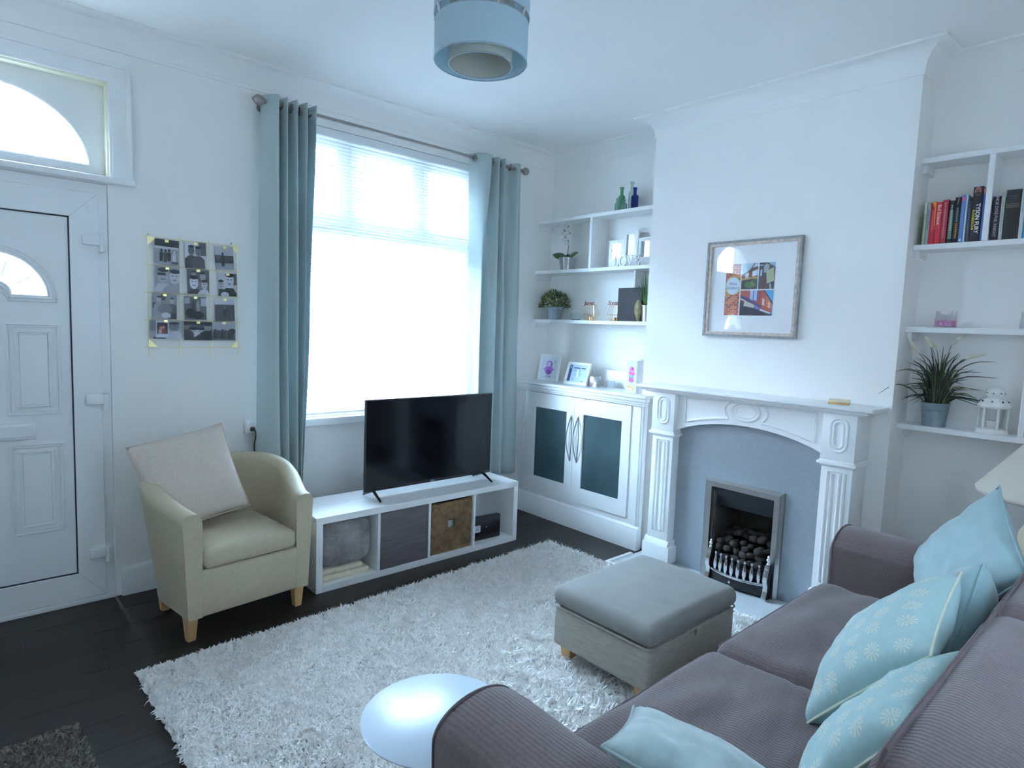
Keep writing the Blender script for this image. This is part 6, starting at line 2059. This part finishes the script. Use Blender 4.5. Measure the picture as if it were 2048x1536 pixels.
def person(cx, cy, s, head, body):
    """head and shoulders in a small print"""
    return [(body, [(cx - .55 * s, 0), (cx + .55 * s, 0), (cx + .5 * s, cy - .55 * s), (cx + .2 * s, cy - .32 * s), (cx - .2 * s, cy - .32 * s), (cx - .5 * s, cy - .55 * s)]), (head, ellipse(cx, cy, .24 * s, .32 * s, 14)), ((34, 32, 40), ellipse(cx, cy + .25 * s, .24 * s, .10 * s, 12)), ((60, 58, 66), rect(cx - .14 * s, cx - .04 * s, cy + .03 * s, cy + .07 * s)), ((60, 58, 66), rect(cx + .04 * s, cx + .14 * s, cy + .03 * s, cy + .07 * s)), ((80, 76, 84), rect(cx - .09 * s, cx + .09 * s, cy - .16 * s, cy - .12 * s))]
def standing(cx, foot, h, c):
    return [(c, [(cx - .13 * h, foot), (cx + .13 * h, foot), (cx + .16 * h, foot + .72 * h), (cx - .16 * h, foot + .72 * h)]), (c, ellipse(cx, foot + .86 * h, .10 * h, .14 * h, 10))]
g = lambda v: (v, v, int(v * 1.05) if v < 240 else v)
full = rect(0, 1, 0, 1)
photos = [
 ((165, 415, 160, 445), 'black and white photo of friends standing in a field, top of photo grid', [(g(150), full), (g(50), rect(0, 1, .70, 1)), (g(190), rect(0, 1, .62, .72))] + standing(.28, .12, .5, g(40)) + standing(.45, .10, .52, g(60)) + standing(.60, .14, .5, g(35)) + standing(.82, .12, .46, g(200)) + [(g(70), rect(.7, 1, .06, .14))], 0.03),
 ((480, 715, 190, 485), 'black and white photo of a couple before a bright sky', [(g(200), full), (g(90), rect(.66, 1, .5, 1))] + person(.30, .68, .60, g(90), g(50)) + person(.62, .66, .58, g(120), g(70)), -0.02),
 ((812, 1028, 235, 500), 'black and white photo of a distant figure at the seaside', [(g(176), full), (g(70), rect(0, 1, .28, .60)), (g(150), rect(0, 1, 0, .28)), (g(90), rect(0, .3, .45, .62))] + standing(.42, .14, .6, g(40)), -0.05),
 ((165, 420, 470, 755), 'black and white close photo of two faces with sunglasses', [(g(150), full)] + person(.32, .64, .95, g(170), g(190)) + person(.80, .62, .9, g(196), g(150)) + [(g(24), rect(.10, .42, .66, .76))], 0.02),
 ((505, 742, 495, 775), 'black and white photo of a laughing group with raised hats', [(g(90), full)] + person(.72, .72, .55, g(170), g(120)) + person(.3, .80, .4, g(160), g(110)) + person(.30, .46, .85, g(214), g(60)) + person(.78, .38, .6, g(190), g(200)), -0.02),
 ((850, 1065, 540, 800), 'black and white photo of a woman hugging a child', [(g(190), full), (g(90), rect(.7, 1, .5, 1))] + person(.60, .68, 1.0, g(196), g(44)) + person(.14, .50, .6, g(170), g(60)) + [(g(210), ellipse(.35, .06, .22, .12, 14))], -0.01),
 ((138, 388, 775, 1060), 'black and white photo of a crowded party table', [(g(140), full), (g(60), rect(.3, .52, .75, .95)), (g(50), ellipse(.08, .52, .14, .12, 14))] + person(.25, .78, .4, g(190), g(150)) + person(.80, .74, .4, g(190), g(90)) + [(g(120), ellipse(.5, .40, .3, .2, 18)), (g(200), ellipse(.55, .14, .2, .12, 14)), (g(60), ellipse(.9, .12, .14, .12, 12))], 0.015),
 ((470, 712, 805, 1070), 'black and white photo of people around a bonfire', [(g(96), full), (g(170), rect(.0, .25, .7, .95)), (g(180), rect(.75, 1, .6, .95))] + standing(.4, .3, .55, g(60)) + standing(.62, .35, .5, g(150)) + [(g(34), ellipse(.26, .28, .22, .22, 16)), (g(44), ellipse(.6, .2, .3, .18, 16))], -0.015),
 ((808, 1038, 830, 1085), 'black and white photo of a figure on a dark moor', [(g(70), full), (g(196), rect(0, 1, .74, 1)), (g(90), rect(0, 1, .70, .75))] + standing(.50, .18, .56, g(30)) + [(g(110), ellipse(.5, .62, .08, .08, 10))], -0.03),
 ((105, 435, 1075, 1290), 'black and white beach photo behind a small polaroid', [(g(160), full), (g(120), rect(0, .2, .4, 1))] + person(.76, .66, .75, g(110), g(190)) + [(g(60), rect(.1, .5, 0, .1))], 0.0),
 ((462, 775, 1090, 1305), 'black and white photo of smiling friends in dark shirts', [(g(80), full), (g(30), rect(0, 1, .85, 1))] + person(.32, .42, .8, g(200), g(220)) + person(.62, .46, .6, g(180), g(50)) + person(.84, .70, .55, g(150), g(34)) + person(.08, .72, .5, g(120), g(50)), 0.0),
 ((776, 1048, 1095, 1305), 'black and white photo of a big group on open ground', [(g(170), full), (g(110), rect(0, 1, .2, .55)), (g(90), rect(0, 1, 0, .2))] + sum([standing(.12 + .105 * k, .1, .52 - .03 * (k % 3), g(40 + 20 * (k % 3))) for k in range(8)], []) + [(g(50), ellipse(.86, .5, .14, .16, 12))], 0.0),
]
for (a0, a1, c0, c1), label, shapes, tilt in photos:
    xa, za = to_wall(a0, c0); xb, zb = to_wall(a1, c1)
    xa, zc = to_wall(a0, c1); 
    w_, h_ = xb - xa, za - zc
    zlow = (zc + zb) / 2
    M = Matrix.Translation((xa + w_ / 2, -0.0150, zlow + h_ / 2)) @ Matrix.Rotation(tilt, 4, 'Y') @ axes_matrix((0, 0, 0), (1, 0, 0), (0, 0, 1))
    sh_ = [(c, [((min(max(u, 0), 1) - .5) * w_, (min(max(v, 0), 1) - .5) * h_) for u, v in pts]) for c, pts in shapes]
    t = bpy.data.objects.new('photo_print', None); COL.objects.link(t); t.empty_display_size = 0.05
    t.location = (xa + w_ / 2, -0.015, zlow); bpy.context.view_layer.update()
    tag(t, label, 'photo', 'photos clipped to the gold wire grid')
    print_sheet('print', sh_, M, t, layer=0.00004, thick=0.0004)
    b = rbox(xa + w_ * 0.5 - 0.009, xa + w_ * 0.5 + 0.009, -0.0205, -0.0115, za - 0.010, za + 0.003, 0.001, 1); obj('clip', b, GOLD, t)
t = bpy.data.objects.new('photo_print', None); COL.objects.link(t)
xa, za = to_wall(165, 1085); xb, zb = to_wall(298, 1275); t.location = ((xa + xb) / 2, -0.018, zb); bpy.context.view_layer.update()
tag(t, 'small colour polaroid of two people with white border', 'photo', 'photos clipped to the gold wire grid')
w_, h_ = xb - xa, za - zb
print_sheet('print', [((206, 214, 226), rect(0, w_, 0, h_)), ((40, 20, 30), rect(.08 * w_, .92 * w_, .22 * h_, .92 * h_)), ((190, 130, 120), ellipse(.40 * w_, .58 * h_, .12 * w_, .1 * h_, 14)), ((180, 116, 110), ellipse(.6 * w_, .62 * h_, .12 * w_, .1 * h_, 14)), ((190, 150, 150), rect(.2 * w_, .45 * w_, .24 * h_, .48 * h_)), ((90, 24, 36), rect(.47 * w_, .8 * w_, .24 * h_, .5 * h_))],
            axes_matrix((xa, -0.0190, zb), (1, 0, 0), (0, 0, 1)), t, layer=0.0001, thick=0.0004)

# ------------------------------------------------------------------ socket and plug
sk = thing('wall_socket', 'white double wall socket beside the curtain', 'socket', (-2.415, 0, 0.80))
b = rbox(-2.476, -2.350, -0.034, 0.0, 0.806, 0.888, 0.005, 2); obj('socket_box', b, UPVC, sk)
b = rbox(-2.470, -2.356, -0.040, -0.033, 0.812, 0.882, 0.003, 2); fpl = obj('faceplate', b, UPVC, sk)
b = B()
for xc in (-2.443, -2.383):
    rbox(xc - 0.010, xc + 0.010, -0.044, -0.039, 0.858, 0.874, 0.002, 1, b)
obj('rocker_switch', b, UPVC, fpl)
cbx = B()
tube(cbx, catmull([(-2.440, -0.044, 0.836), (-2.434, -0.075, 0.832), (-2.430, -0.075, 0.80), (-2.436, -0.062, 0.74), (-2.424, -0.055, 0.66), (-2.420, -0.050, 0.55), (-2.40, -0.05, 0.30), (-2.38, -0.05, 0.02)], 40), 0.0032, 6)
pg = thing('power_cable', 'thin black power cable hanging from the wall socket', 'cable', (-2.43, -0.05, 0.0))
obj('cable', cbx, BLACKM, pg)
b = rbox(-2.452, -2.428, -0.060, -0.041, 0.826, 0.848, 0.004, 2); obj('plug', b, BLACKM, pg)
